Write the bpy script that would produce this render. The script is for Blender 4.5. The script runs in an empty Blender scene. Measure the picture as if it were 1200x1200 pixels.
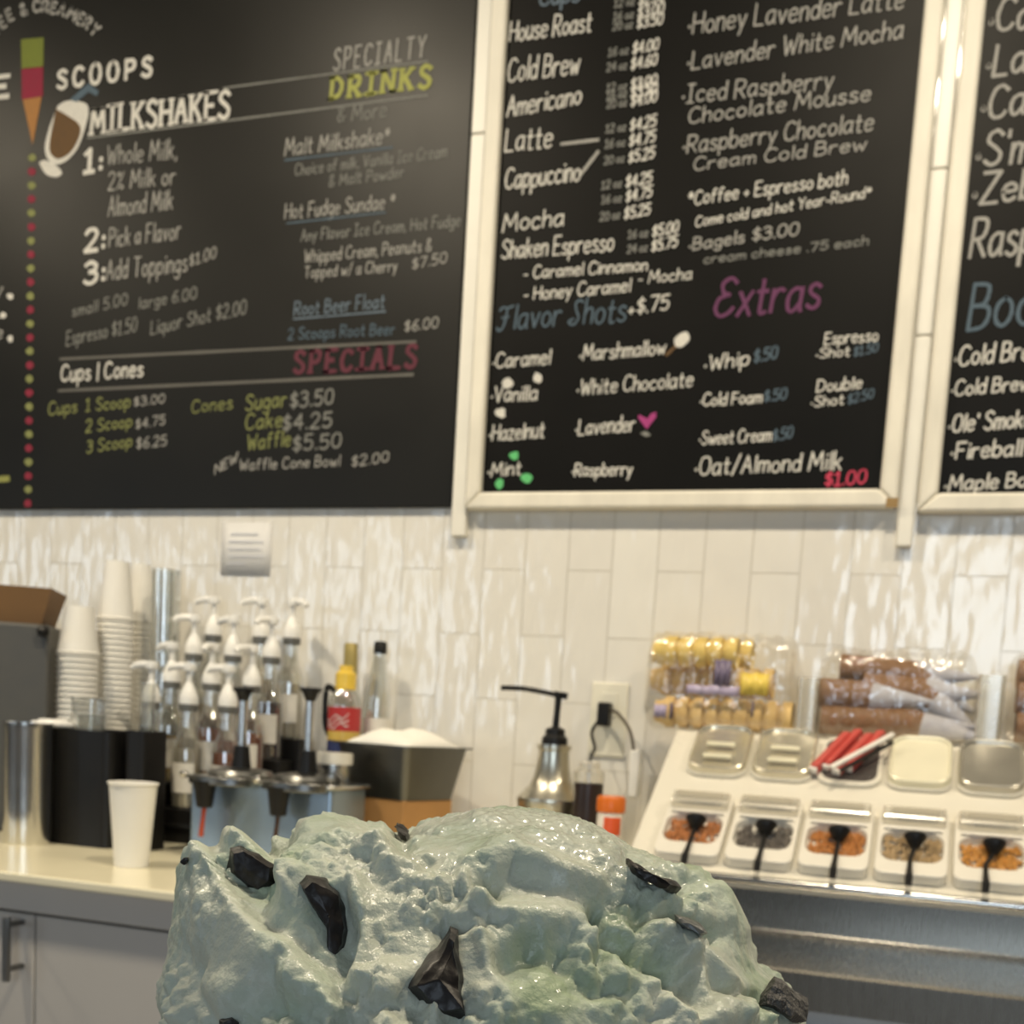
import bpy, bmesh, math, random
import numpy as np
from mathutils import Vector, Matrix, noise
SC = bpy.context.scene
COL = SC.collection
PI = math.pi
random.seed(7)

# ------------------------------------------------------------------ camera
FPX, PPX, PPY = 1340.0, 600.0, 1000.0
CAM = Vector((0.0, -2.05, 1.17))
def _c(px, py): return Vector((px - PPX, py - PPY, FPX)).normalized()
_X = -_c(-3385, 612)
_Z = -_c(-117, 13000)
_Z = (_Z - _X * _X.dot(_Z)).normalized()
_Y = _Z.cross(_X)
RW = Matrix((_X, _Y, _Z))                      # camera (right, down, forward) -> world
cam_d = bpy.data.cameras.new('camera')
cam = bpy.data.objects.new('camera', cam_d)
COL.objects.link(cam)
right, down, fwd = RW.col[0], RW.col[1], RW.col[2]
M4 = Matrix((( right[0], -down[0], -fwd[0], CAM[0]),
             ( right[1], -down[1], -fwd[1], CAM[1]),
             ( right[2], -down[2], -fwd[2], CAM[2]), (0, 0, 0, 1)))
cam.matrix_world = M4
cam_d.sensor_width = 36.0
cam_d.lens = FPX / 1200.0 * 36.0
cam_d.shift_y = (PPY - 600.0) / 1200.0
cam_d.clip_start = 0.01
cam_d.dof.use_dof = True
cam_d.dof.focus_distance = 0.128
cam_d.dof.aperture_fstop = 76.0
SC.camera = cam

# ------------------------------------------------------------------ light
SC.view_settings.view_transform = 'Standard'
SC.view_settings.look = 'None'
SC.view_settings.exposure = 0.06
SC.view_settings.gamma = 1.0
SC.view_settings.use_curve_mapping = False
w = bpy.data.worlds.new('room_light'); SC.world = w
w.use_nodes = True
nt = w.node_tree
bg = nt.nodes['Background']
tc = nt.nodes.new('ShaderNodeTexCoord'); sp = nt.nodes.new('ShaderNodeSeparateXYZ')
rp = nt.nodes.new('ShaderNodeValToRGB')
rp.color_ramp.elements[0].position = 0.3; rp.color_ramp.elements[0].color = (.08, .074, .064, 1)
rp.color_ramp.elements[1].position = 0.8; rp.color_ramp.elements[1].color = (.40, .38, .34, 1)
mp = nt.nodes.new('ShaderNodeMath'); mp.operation = 'MULTIPLY_ADD'; mp.inputs[1].default_value = .5; mp.inputs[2].default_value = .5
nt.links.new(tc.outputs['Generated'], sp.inputs[0]); nt.links.new(sp.outputs['Z'], mp.inputs[0])
nt.links.new(mp.outputs[0], rp.inputs[0]); nt.links.new(rp.outputs[0], bg.inputs[0])
bg.inputs[1].default_value = 0.27

def area(name, loc, target, size, power, color, shape='DISK', size_y=None, spread=PI):
    l = bpy.data.lights.new(name, 'AREA'); l.shape = shape; l.size = size
    if size_y: l.size_y = size_y
    l.energy = power; l.color = color; l.spread = spread
    o = bpy.data.objects.new(name, l); COL.objects.link(o); o.location = loc
    o.rotation_euler = (Vector(target) - Vector(loc)).to_track_quat('-Z', 'Y').to_euler()
    return o
WARM = (1.0, .86, .64)
for x, pw in [(-2.95, 17), (-1.5, 26), (-.05, 29), (1.4, 24)]:
    area('downlight', (x, -1.25, 2.95), (x, -1.25, 0), .13, pw, WARM)
for x, wd, pw in [(.95, 1.9, 46), (-3.85, .8, 13), (-6.4, 1.0, 19)]:
    area('shop_window_daylight', (x, -6.0, 1.75), (x * .25, 0, 1.4), wd, pw, (.72, .86, 1.0), 'RECTANGLE', 1.5)

# ------------------------------------------------------------------ helpers
def ray(px, py): return RW @ Vector((px - PPX, py - PPY, FPX))
def at(px, py, Y=None, Z=None):
    r = ray(px, py)
    t = (Y - CAM.y) / r.y if Y is not None else (Z - CAM.z) / r.z
    return CAM + r * t
def mpp(px, py, Y):                          # metres per photo pixel there
    return (at(px, py, Y) - CAM).dot(fwd) / FPX

class MB:
    def __init__(s): s.v = []; s.f = []; s.smooth = True
    def add(s, vs, fs):
        n = len(s.v); s.v += [tuple(v) for v in vs]; s.f += [tuple(i + n for i in f) for f in fs]; return s
    def box(s, lo, hi, M=None):
        x0, y0, z0 = lo; x1, y1, z1 = hi
        vs = [Vector(p) for p in ((x0,y0,z0),(x1,y0,z0),(x1,y1,z0),(x0,y1,z0),(x0,y0,z1),(x1,y0,z1),(x1,y1,z1),(x0,y1,z1))]
        if M is not None: vs = [M @ v for v in vs]
        return s.add(vs, [(0,3,2,1),(4,5,6,7),(0,1,5,4),(1,2,6,5),(2,3,7,6),(3,0,4,7)])
    def prism(s, pts, h0, h1, axis='z', M=None, scale1=1.0):
        n = len(pts)
        cx = sum(p[0] for p in pts) / n; cy = sum(p[1] for p in pts) / n
        def mk(a, b, h): return Vector((a, b, h)) if axis == 'z' else (Vector((h, a, b)) if axis == 'x' else Vector((a, h, b)))
        vs = [mk(a, b, h0) for a, b in pts] + [mk(cx + (a-cx)*scale1, cy + (b-cy)*scale1, h1) for a, b in pts]
        if M is not None: vs = [M @ v for v in vs]
        fs = [tuple(range(n-1, -1, -1)), tuple(range(n, 2*n))] + [(i, (i+1) % n, n+(i+1) % n, n+i) for i in range(n)]
        return s.add(vs, fs)
    def lathe(s, prof, n=28, c=(0,0,0), M=None):
        vs = []; fs = []; rows = []
        for r, z in prof:
            if r < 1e-6:
                rows.append([len(vs)]); vs.append(Vector((0, 0, z)))
            else:
                rows.append(list(range(len(vs), len(vs)+n)))
                vs += [Vector((r*math.cos(2*PI*k/n), r*math.sin(2*PI*k/n), z)) for k in range(n)]
        for a, b in zip(rows, rows[1:]):
            if len(a) == 1 and len(b) == 1: continue
            for k in range(n):
                k2 = (k+1) % n
                if len(a) == 1: fs.append((a[0], b[k2], b[k]))
                elif len(b) == 1: fs.append((a[k], a[k2], b[0]))
                else: fs.append((a[k], a[k2], b[k2], b[k]))
        c = Vector(c)
        vs = [(M @ v if M is not None else v) + c for v in vs]
        return s.add(vs, fs)
    def tube(s, path, r, n=10, caps=True):
        path = [Vector(p) for p in path]; rr = r if isinstance(r, (list, tuple)) else [r]*len(path)
        vs = []; fs = []; up = Vector((0.03, .05, 1))
        for i, p in enumerate(path):
            t = (path[min(i+1, len(path)-1)] - path[max(i-1, 0)]).normalized()
            a = t.cross(up)
            if a.length < .15: a = t.cross(Vector((1, 0, 0)))
            a.normalize(); b = t.cross(a)
            vs += [p + (a*math.cos(2*PI*k/n) + b*math.sin(2*PI*k/n))*rr[i] for k in range(n)]
        for i in range(len(path)-1):
            for k in range(n):
                k2 = (k+1) % n
                fs.append((i*n+k, i*n+k2, (i+1)*n+k2, (i+1)*n+k))
        if caps: fs += [tuple(range(n-1, -1, -1)), tuple(range((len(path)-1)*n, len(path)*n))]
        return s.add(vs, fs)

def spline(pts, n=8):
    pts = [Vector(p) for p in pts]; out = []
    P = [pts[0]] + pts + [pts[-1]]
    for i in range(1, len(P)-2):
        for k in range(n):
            t = k / n; a, b, c, d = P[i-1], P[i], P[i+1], P[i+2]
            out.append(.5*((2*b) + (c-a)*t + (2*a-5*b+4*c-d)*t*t + (3*b-a-3*c+d)*t**3))
    out.append(pts[-1]); return out

def obj(name, mb, m, parent=None, bevel=0, loc=None, smooth=True, sharp=.6):
    me = bpy.data.meshes.new(name)
    me.from_pydata(mb.v, [], mb.f)
    bm = bmesh.new(); bm.from_mesh(me)
    bmesh.ops.recalc_face_normals(bm, faces=bm.faces)
    for f in bm.faces: f.smooth = smooth
    for e in bm.edges:
        if len(e.link_faces) == 2 and e.calc_face_angle(0) > sharp: e.smooth = False
    bm.to_mesh(me); bm.free()
    me.materials.append(m)
    o = bpy.data.objects.new(name, me); COL.objects.link(o)
    if parent: o.parent = parent
    if loc: o.location = loc
    if bevel:
        b = o.modifiers.new('bevel', 'BEVEL'); b.width = bevel; b.segments = 3; b.limit_method = 'ANGLE'; b.angle_limit = .6
    return o
def tag(o, label=None, cat=None, group=None, kind=None):
    if label: o['label'] = label
    if cat: o['category'] = cat
    if group: o['group'] = group
    if kind: o['kind'] = kind
    return o
def thing(name, label, cat, loc=(0,0,0), rz=0, group=None):
    o = bpy.data.objects.new(name, None); o.empty_display_size = .02; COL.objects.link(o)
    o.location = loc; o.rotation_euler = (0, 0, rz)
    return tag(o, label, cat, group)
def dup(o, loc=None, rz=None, label=None, parent=None):
    c = o.copy(); COL.objects.link(c)
    if parent: c.parent = parent
    if loc is not None: c.location = loc
    if rz is not None: c.rotation_euler = (0, 0, rz)
    if label: c['label'] = label
    for ch in list(o.children): dup(ch, parent=c)
    return c
def struct(o, label, cat): return tag(o, label, cat, kind='structure')
ORD = ['first','second','third','fourth','fifth','sixth','seventh','eighth','ninth','tenth','eleventh','twelfth']

# ------------------------------------------------------------------ materials
MATS = {}
def mat(name, color, rough=.5, metal=0., vary=.12, scale=30., bump=0., bscale=120., spec=.5, coat=0., sss=0., brushed=None):
    if name in MATS: return MATS[name]
    m = bpy.data.materials.new(name); m.use_nodes = True; MATS[name] = m
    t = m.node_tree; p = t.nodes['Principled BSDF']
    tcn = t.nodes.new('ShaderNodeTexCoord')
    nz = t.nodes.new('ShaderNodeTexNoise'); nz.inputs['Scale'].default_value = scale; nz.inputs['Detail'].default_value = 5
    src = tcn.outputs['Object']
    if brushed:
        mapn = t.nodes.new('ShaderNodeMapping'); mapn.inputs['Scale'].default_value = brushed
        t.links.new(src, mapn.inputs[0]); src = mapn.outputs[0]
    t.links.new(src, nz.inputs['Vector'])
    mr = t.nodes.new('ShaderNodeMapRange'); mr.inputs['To Min'].default_value = 1-vary; mr.inputs['To Max'].default_value = 1+vary
    t.links.new(nz.outputs['Fac'], mr.inputs['Value'])
    mx = t.nodes.new('ShaderNodeMix'); mx.data_type = 'RGBA'; mx.blend_type = 'MULTIPLY'; mx.inputs['Factor'].default_value = 1
    mx.inputs['A'].default_value = (*color, 1); t.links.new(mr.outputs[0], mx.inputs['B'])
    t.links.new(mx.outputs['Result'], p.inputs['Base Color'])
    rr = t.nodes.new('ShaderNodeMapRange'); rr.inputs['To Min'].default_value = max(.02, rough*.85); rr.inputs['To Max'].default_value = min(1, rough*1.15)
    t.links.new(nz.outputs['Fac'], rr.inputs['Value']); t.links.new(rr.outputs[0], p.inputs['Roughness'])
    p.inputs['Metallic'].default_value = metal
    p.inputs['Specular IOR Level'].default_value = spec
    p.inputs['Coat Weight'].default_value = coat
    if sss:
        p.inputs['Subsurface Weight'].default_value = sss; p.inputs['Subsurface Radius'].default_value = (1, .8, .6); p.inputs['Subsurface Scale'].default_value = .003
    if bump:
        n2 = t.nodes.new('ShaderNodeTexNoise'); n2.inputs['Scale'].default_value = bscale; n2.inputs['Detail'].default_value = 4
        t.links.new(src, n2.inputs['Vector'])
        b = t.nodes.new('ShaderNodeBump'); b.inputs['Strength'].default_value = bump; b.inputs['Distance'].default_value = .002
        t.links.new(n2.outputs['Fac'], b.inputs['Height']); t.links.new(b.outputs[0], p.inputs['Normal'])
    return m
def clear(name, tint=(.93,.95,.95), gloss=.12, rough=.08, body=0., bodycol=(.8,.8,.78), bump=0., bscale=40, edge=.6):
    """see-through plastic or glass: transparent film with a glossy skin"""
    if name in MATS: return MATS[name]
    m = bpy.data.materials.new(name); m.use_nodes = True; MATS[name] = m
    t = m.node_tree; t.nodes.remove(t.nodes['Principled BSDF']); out = t.nodes['Material Output']
    tr = t.nodes.new('ShaderNodeBsdfTransparent'); tr.inputs[0].default_value = (*tint, 1)
    gl = t.nodes.new('ShaderNodeBsdfGlossy'); gl.inputs['Roughness'].default_value = rough; gl.inputs[0].default_value = (1,1,1,1)
    lw = t.nodes.new('ShaderNodeLayerWeight'); lw.inputs[0].default_value = .35
    nz = t.nodes.new('ShaderNodeTexNoise'); nz.inputs['Scale'].default_value = bscale
    tcn = t.nodes.new('ShaderNodeTexCoord'); t.links.new(tcn.outputs['Object'], nz.inputs['Vector'])
    ad = t.nodes.new('ShaderNodeMath'); ad.operation = 'MULTIPLY_ADD'; ad.inputs[1].default_value = edge; ad.inputs[2].default_value = gloss*.5; ad.use_clamp = True
    ad2 = t.nodes.new('ShaderNodeMath'); ad2.operation = 'MULTIPLY_ADD'; ad2.inputs[1].default_value = gloss; ad2.use_clamp = True
    t.links.new(lw.outputs['Facing'], ad.inputs[0]); t.links.new(nz.outputs['Fac'], ad2.inputs[0]); t.links.new(ad.outputs[0], ad2.inputs[2])
    mx = t.nodes.new('ShaderNodeMixShader'); t.links.new(ad2.outputs[0], mx.inputs[0])
    if body:
        df = t.nodes.new('ShaderNodeBsdfDiffuse'); df.inputs[0].default_value = (*bodycol, 1)
        m2 = t.nodes.new('ShaderNodeMixShader'); m2.inputs[0].default_value = body
        t.links.new(tr.outputs[0], m2.inputs[1]); t.links.new(df.outputs[0], m2.inputs[2]); t.links.new(m2.outputs[0], mx.inputs[1])
    else: t.links.new(tr.outputs[0], mx.inputs[1])
    t.links.new(gl.outputs[0], mx.inputs[2]); t.links.new(mx.outputs[0], out.inputs[0])
    if bump:
        b = t.nodes.new('ShaderNodeBump'); b.inputs['Strength'].default_value = bump; b.inputs['Distance'].default_value = .01
        t.links.new(nz.outputs['Fac'], b.inputs['Height']); t.links.new(b.outputs[0], gl.inputs['Normal']); t.links.new(b.outputs[0], lw.inputs['Normal'])
    return m
def tile_mat(zj):
    m = bpy.data.materials.new('glazed_tile'); m.use_nodes = True; t = m.node_tree; p = t.nodes['Principled BSDF']
    tcn = t.nodes.new('ShaderNodeTexCoord'); s = t.nodes.new('ShaderNodeSeparateXYZ'); c = t.nodes.new('ShaderNodeCombineXYZ')
    t.links.new(tcn.outputs['Object'], s.inputs[0])
    az = t.nodes.new('ShaderNodeMath'); az.operation = 'ADD'; az.inputs[1].default_value = 10*.24 - zj
    ax = t.nodes.new('ShaderNodeMath'); ax.operation = 'ADD'; ax.inputs[1].default_value = 50*.083 + .035
    t.links.new(s.outputs['Z'], az.inputs[0]); t.links.new(s.outputs['X'], ax.inputs[0])
    t.links.new(az.outputs[0], c.inputs['X']); t.links.new(ax.outputs[0], c.inputs['Y'])
    br = t.nodes.new('ShaderNodeTexBrick'); br.offset = .5; br.offset_frequency = 2; br.squash = 1
    br.inputs['Scale'].default_value = 1; br.inputs['Brick Width'].default_value = .24; br.inputs['Row Height'].default_value = .083
    br.inputs['Mortar Size'].default_value = .0013; br.inputs['Mortar Smooth'].default_value = .3
    br.inputs['Color1'].default_value = (.80,.78,.72,1); br.inputs['Color2'].default_value = (.765,.74,.68,1); br.inputs['Mortar'].default_value = (.66,.63,.55,1)
    t.links.new(c.outputs[0], br.inputs['Vector'])
    nz = t.nodes.new('ShaderNodeTexNoise'); nz.inputs['Scale'].default_value = 19; nz.inputs['Detail'].default_value = 1.5
    mpn = t.nodes.new('ShaderNodeMapping'); mpn.inputs['Scale'].default_value = (1.5, 1, .55)
    t.links.new(tcn.outputs['Object'], mpn.inputs[0]); b2 = t.nodes.new('ShaderNodeTexBrick'); b2.offset = .5; b2.offset_frequency = 2; b2.squash = 1
    for k_ in ('Scale', 'Brick Width', 'Row Height', 'Mortar Size', 'Mortar Smooth'): b2.inputs[k_].default_value = br.inputs[k_].default_value
    b2.inputs['Color1'].default_value = (0,0,0,1); b2.inputs['Color2'].default_value = (1,1,1,1); b2.inputs['Mortar'].default_value = (0,0,0,1); b2.inputs['Mortar Size'].default_value = 0
    t.links.new(c.outputs[0], b2.inputs['Vector'])
    va = t.nodes.new('ShaderNodeVectorMath'); va.operation = 'MULTIPLY_ADD'; va.inputs[1].default_value = (37, 11, 23)
    t.links.new(b2.outputs['Color'], va.inputs[0]); t.links.new(mpn.outputs[0], va.inputs[2]); t.links.new(va.outputs[0], nz.inputs['Vector'])
    # every tile sits a little out of plane: per-tile tone drives the bump too
    mu = t.nodes.new('ShaderNodeMath'); mu.operation = 'MULTIPLY_ADD'; mu.inputs[1].default_value = -.25
    t.links.new(br.outputs['Fac'], mu.inputs[0]); t.links.new(nz.outputs['Fac'], mu.inputs[2])
    b = t.nodes.new('ShaderNodeBump'); b.inputs['Strength'].default_value = .8; b.inputs['Distance'].default_value = .0055
    t.links.new(mu.outputs[0], b.inputs['Height']); t.links.new(b.outputs[0], p.inputs['Normal'])
    t.links.new(br.outputs['Color'], p.inputs['Base Color'])
    p.inputs['Roughness'].default_value = .13; p.inputs['Specular IOR Level'].default_value = .8
    return m
STEEL = mat('brushed_steel', (.62,.61,.58), .24, 1., .08, 40, bump=.05, bscale=60, brushed=(1, 1, 30))
STEELH = mat('brushed_steel_face', (.25,.24,.215), .27, 1., .10, 30, bump=.06, bscale=40, brushed=(30, 1, 1))
CHROME = mat('polished_steel', (.66,.65,.62), .2, 1., .05)
DKSTEEL = mat('dark_steel', (.22,.22,.21), .3, 1., .1)
PAPER = mat('white_paper_cup', (.84,.82,.76), .55, vary=.04)
WPLAST = mat('white_plastic', (.86,.85,.81), .3, vary=.03)
CREAM = mat('cream_plastic', (.70,.665,.57), .28, vary=.06, scale=12)
BLACK = mat('black_plastic', (.008,.0075,.007), .42, vary=.3, spec=.3)
GREYBOX = mat('charcoal_metal', (.075,.073,.066), .5, vary=.15)
CARD = mat('brown_cardboard', (.17,.09,.032), .7, vary=.18, scale=14)
CARD2 = mat('orange_cardboard', (.42,.22,.075), .7, vary=.15, scale=14)
WORKTOP = mat('cream_laminate', (.80,.745,.55), .22, vary=.05, scale=8)
CAB = mat('grey_cabinet_paint', (.46,.44,.41), .45, vary=.05, scale=6)
FRAMEW = mat('distressed_white_wood', (.77,.73,.62), .5, vary=.22, scale=22, bump=.3, bscale=60, brushed=(1, 1, .35))
RACE = mat('off_white_trim', (.80,.775,.69), .4, vary=.08, scale=15)
BOARD_L = mat('chalkboard_grey', (.0085,.0082,.0066), .40, vary=.3, scale=4, spec=.25)
BOARD_M = mat('chalkboard_black', (.0045,.0043,.0036), .45, vary=.3, scale=5, spec=.13)
GLASS = clear('clear_glass', (.88,.89,.86), .2, .04, body=.05)
BINP = mat('bin_plastic', (.72,.685,.60), .3, vary=.05)
CLEARP = clear('clear_plastic', (.86,.87,.85), .14, .10, body=.10)
FILM = clear('wrinkled_film', (.99,.98,.96), .09, .12, body=.02, bump=.6, bscale=45, edge=.22)
TUB = clear('frosted_plastic', (.9,.88,.82), .10, .2, body=.30, bodycol=(.86,.83,.74))
WOOD = mat('spoon_dark', (.03,.02,.02), .4)
# ------------------------------------------------------------------ setting
CT = .917                                     # worktop height
floor = obj('floor', MB().box((-5, -7, -.1), (3.5, .1, 0)), mat('floor_tile', (.30,.27,.24), .4, scale=3), smooth=False)
struct(floor, 'brown floor of the shop below the counters', 'floor')
wall = obj('wall_back', MB().box((-5, 0, 0), (3.5, .12, 3.2)), tile_mat(at(900, 672, 0).z), smooth=False)
struct(wall, 'cream glazed vertical tile wall behind the counter', 'wall')

# ------------------------------------------------------------------ chalk lettering
G = {
'A':'0,0 3,10 6,0|1,4 5,4','B':'0,0 0,10|~0,10 4,9.5 4.5,7.5 3.5,5.5 0,5.2|~0,5.2 4.5,4.8 5.5,2.7 4,.4 0,0',
'C':'~6,8.5 4,10 1.5,9.3 .2,6.5 0,4 1,1 3,0 5,.5 6,1.8','D':'0,0 0,10|~0,10 3.5,9.3 5.6,7 5.8,4 4,1 0,0',
'E':'5,10 0,10 0,0 5,0|0,5.2 4,5.2','F':'5,10 0,10 0,0|0,5.2 4,5.2',
'G':'~6,8.5 4,10 1.5,9.3 .2,6.5 0,4 1,1 3,0 5,.5 6,2|6,1.5 6,4.5 3.5,4.5','H':'0,0 0,10|6,0 6,10|0,5.2 6,5.2',
'I':'0,0 4,0|2,0 2,10|0,10 4,10','J':'~4,10 4,2 3,.2 1.4,0 0,1.5','K':'0,0 0,10|5.5,10 0,4|2,5.8 5.8,0','L':'0,10 0,0 5,0',
'M':'0,0 1,10 4,3 7,10 8,0','N':'0,0 0,10 6,0 6,10','O':'~3.2,10 1,9 0,5 1,1 3.2,0 5.4,1 6.4,5 5.4,9 3.2,10',
'P':'0,0 0,10|~0,10 4.5,9.6 5.4,7.5 4,5 0,4.6','Q':'~3.2,10 1,9 0,5 1,1 3.2,0 5.4,1 6.4,5 5.4,9 3.2,10|4,3 6.5,-1',
'R':'0,0 0,10|~0,10 4.5,9.6 5.4,7.5 4,5 0,4.6|2,4.8 5.8,0','S':'~5.5,8.6 3.5,10 1,9.2 .6,7 3,5.3 5.4,3.3 5,.9 2.5,0 0,1.4',
'T':'0,10 6,10|3,10 3,0','U':'~0,10 0,3 1,.6 3,0 5,.6 6,3 6,10','V':'0,10 3,0 6,10','W':'0,10 2,0 4,7 6,0 8,10','X':'0,10 6,0|6,10 0,0',
'Y':'0,10 3,5 6,10|3,5 3,0','Z':'0,10 6,10 0,0 6,0',
'a':'~4.5,5.5 2.5,6 .5,4.8 0,2.6 .8,.4 2.5,.2 4.5,2.5|4.5,6 4.5,1 5,0','b':'0,10 0,0|~0,4 2,6 4.2,5 4.6,2.8 3.8,.5 1.8,0 0,1.5',
'c':'~4.2,5 2.5,6 .6,5 0,3 .8,.6 2.6,0 4.3,1','d':'4.5,10 4.5,0|~4.5,4 2.6,6 .6,5 0,2.8 .8,.5 2.6,0 4.5,1.8',
'e':'~0,3.2 4.3,3.5 4,5.4 2.2,6 .5,5 0,3 .8,.6 2.6,0 4.4,1','f':'~4,9 2.8,10 1.5,9 1.3,6 1.3,0|0,6 3.4,6',
'g':'~4.5,5 2.5,6 .5,5 0,3 .8,.8 2.6,.4 4.5,2|~4.5,6 4.5,-1 3.6,-3 1.8,-3.2 .2,-2.2','h':'0,10 0,0|~0,3.5 1.5,5.8 3.4,5.8 4.2,4 4.2,0',
'i':'.5,6 .5,0|.5,8.2 .5,8.8','j':'~2,6 2,-2 1,-3 -.5,-2.6|2,8.2 2,8.8','k':'0,10 0,0|4,6 0,2.4|1.5,3.8 4.4,0','l':'.5,10 .5,0',
'm':'0,6 0,0|~0,3.5 1.2,5.8 2.8,5.6 3.2,4 3.2,0|~3.2,3.5 4.4,5.8 6,5.6 6.4,4 6.4,0','n':'0,6 0,0|~0,3.5 1.5,5.8 3.4,5.8 4.2,4 4.2,0',
'o':'~2.3,6 .6,5 0,3 .6,1 2.3,0 4,1 4.6,3 4,5 2.3,6','p':'0,6 0,-3.5|~0,4 2,6 4.2,5 4.6,2.8 3.8,.5 1.8,0 0,1.5',
'q':'4.5,6 4.5,-3.5|~4.5,4 2.6,6 .6,5 0,2.8 .8,.5 2.6,0 4.5,1.8','r':'0,6 0,0|~0,3.5 1.2,5.5 2.6,6 3.6,5.5',
's':'~3.8,5.2 2.2,6 .6,5.3 .6,4 2.2,3.1 3.8,2.2 3.8,.8 2,0 0,.9','t':'~1.5,9 1.5,1.2 2.2,.1 3.6,.4|0,6 3.4,6',
'u':'~0,6 0,2 .8,.2 2.3,.1 4.2,2.2|4.2,6 4.2,0','v':'0,6 2.2,0 4.4,6','w':'0,6 1.6,0 3.2,4.5 4.8,0 6.4,6','x':'0,6 4.4,0|4.4,6 0,0',
'y':'0,6 2.2,0|4.4,6 1,-3.4','z':'0,6 4,6 0,0 4,0',
'0':'~2.8,10 .8,8.8 0,5 .8,1.2 2.8,0 4.8,1.2 5.6,5 4.8,8.8 2.8,10','1':'0,8 2,10 2,0|0,0 4,0','2':'~0,8 1.4,9.8 3.8,9.8 5,7.8 4,5 0,0|0,0 5.4,0',
'3':'~.2,8.8 2.4,10 4.6,8.6 4.4,6.4 2,5.4|~2,5.4 4.8,4.6 5.2,2.2 3.6,.2 1.6,0 0,1.2','4':'4,0 4,10 0,3.4 5.6,3.4','5':'5,10 .6,10 .4,5.6|~.4,5.6 3,6.2 5,4.6 5,2 3,0 0,1',
'6':'~4.6,9.4 2.4,8.6 .4,5 .2,2 1.8,0 4,.4 5,2.6 3.8,4.8 1.8,4.8 .3,3','7':'0,10 5.4,10 2,0','8':'~2.7,5.4 .6,7 1,9.4 2.7,10 4.4,9.4 4.8,7 2.7,5.4 .3,3.4 .6,.8 2.7,0 4.8,.8 5.1,3.4 2.7,5.4','9':'~5,7 3.4,5 1,5.4 .4,8 2,10 4.4,9.4 5,7 4.2,0',
'$':'~4.8,8 3,9 .8,8 1,6 3,5 5,3.6 4.6,1.6 2.6,1 .4,2|2.7,10.6 2.7,-.6','.':'.4,0 .4,.8',',':'.6,.8 0,-1.4',':':'.4,1 .4,2|.4,5 .4,6','+':'0,3 4,3|2,1 2,5',
'/':'0,-1 4,10.5','&':'~5.5,0 1,7 1.4,9.4 3,10 4,8.6 3,6.6 .4,3.4 .6,.8 2.4,0 4.4,1 5.6,3.6',"'":'.4,10 .4,8','%':'0,0 5,10|~1,10 0,9 1,7.6 2,9 1,10|~4,2.4 3,1.2 4,0 5,1.2 4,2.4',
'*':'0,7 4,7|1,9 3,5|3,9 1,5','-':'0,3.2 3,3.2','|':'.5,-1 .5,10','~':'~.6,3.8 .2,3.2 .6,2.6 1,3.2 .6,3.8','(':'~2,10 .4,7 .4,3 2,0',' ':'' }
G['\x01'] = '~6.6,8.6 4.4,10 1.6,8.6 2.4,6.2 4.6,5.6|~4.6,5.6 1.2,4.8 .2,2 2.2,0 5,.6 6.6,2'
G['\x02'] = '~0,8 1.4,9.4 4,9 7.4,9.8|~4.2,9 3.8,4 3,.8 1,-.6 -.4,.8|~1.8,5 3.6,4.8 5.4,5.4'
G['\x03'] = '~6,9 4,10 2,8.6 3,5.6 4.6,3 3.2,.4 .8,.2 -.4,1.4 2,2.4'
def strokes(ch):
    s = G.get(ch, ''); out = []
    for st in s.split('|'):
        if not st: continue
        sm = st[0] == '~'
        p = [tuple(float(q) for q in a.split(',')) for a in st.lstrip('~').split()]
        if not sm and len(p) > 2:
            out += [[u, v] for u, v in zip(p, p[1:])]; continue
        if sm: p = [(q[0], q[1]) for q in spline([(a, b, 0) for a, b in p], 4)]
        out.append(p)
    return out
def adv(ch):
    if ch == ' ': return 3.4
    xs = [p[0] for s in strokes(ch) for p in s]
    return (max(xs) if xs else 3) + 1.9
def ribbon(mb, pts, hw, y):
    """flat chalk stroke in the board plane; pts are (x, z)"""
    n = len(pts); L = []; Rr = []
    for i, p in enumerate(pts):
        a = pts[max(i-1, 0)]; b = pts[min(i+1, n-1)]
        dx, dz = b[0]-a[0], b[1]-a[1]; d = math.hypot(dx, dz) or 1e-9
        dx /= d; dz /= d
        ex = (-hw*.6 if i == 0 else (hw*.6 if i == n-1 else 0))
        h = hw*random.uniform(.85, 1.15)
        x, z = p[0]+dx*ex, p[1]+dz*ex
        L.append((x-dz*h, y, z+dx*h)); Rr.append((x+dz*h, y, z-dx*h))
    mb.add(L+Rr, [(i, i+1, n+i+1, n+i) for i in range(n-1)])
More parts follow.
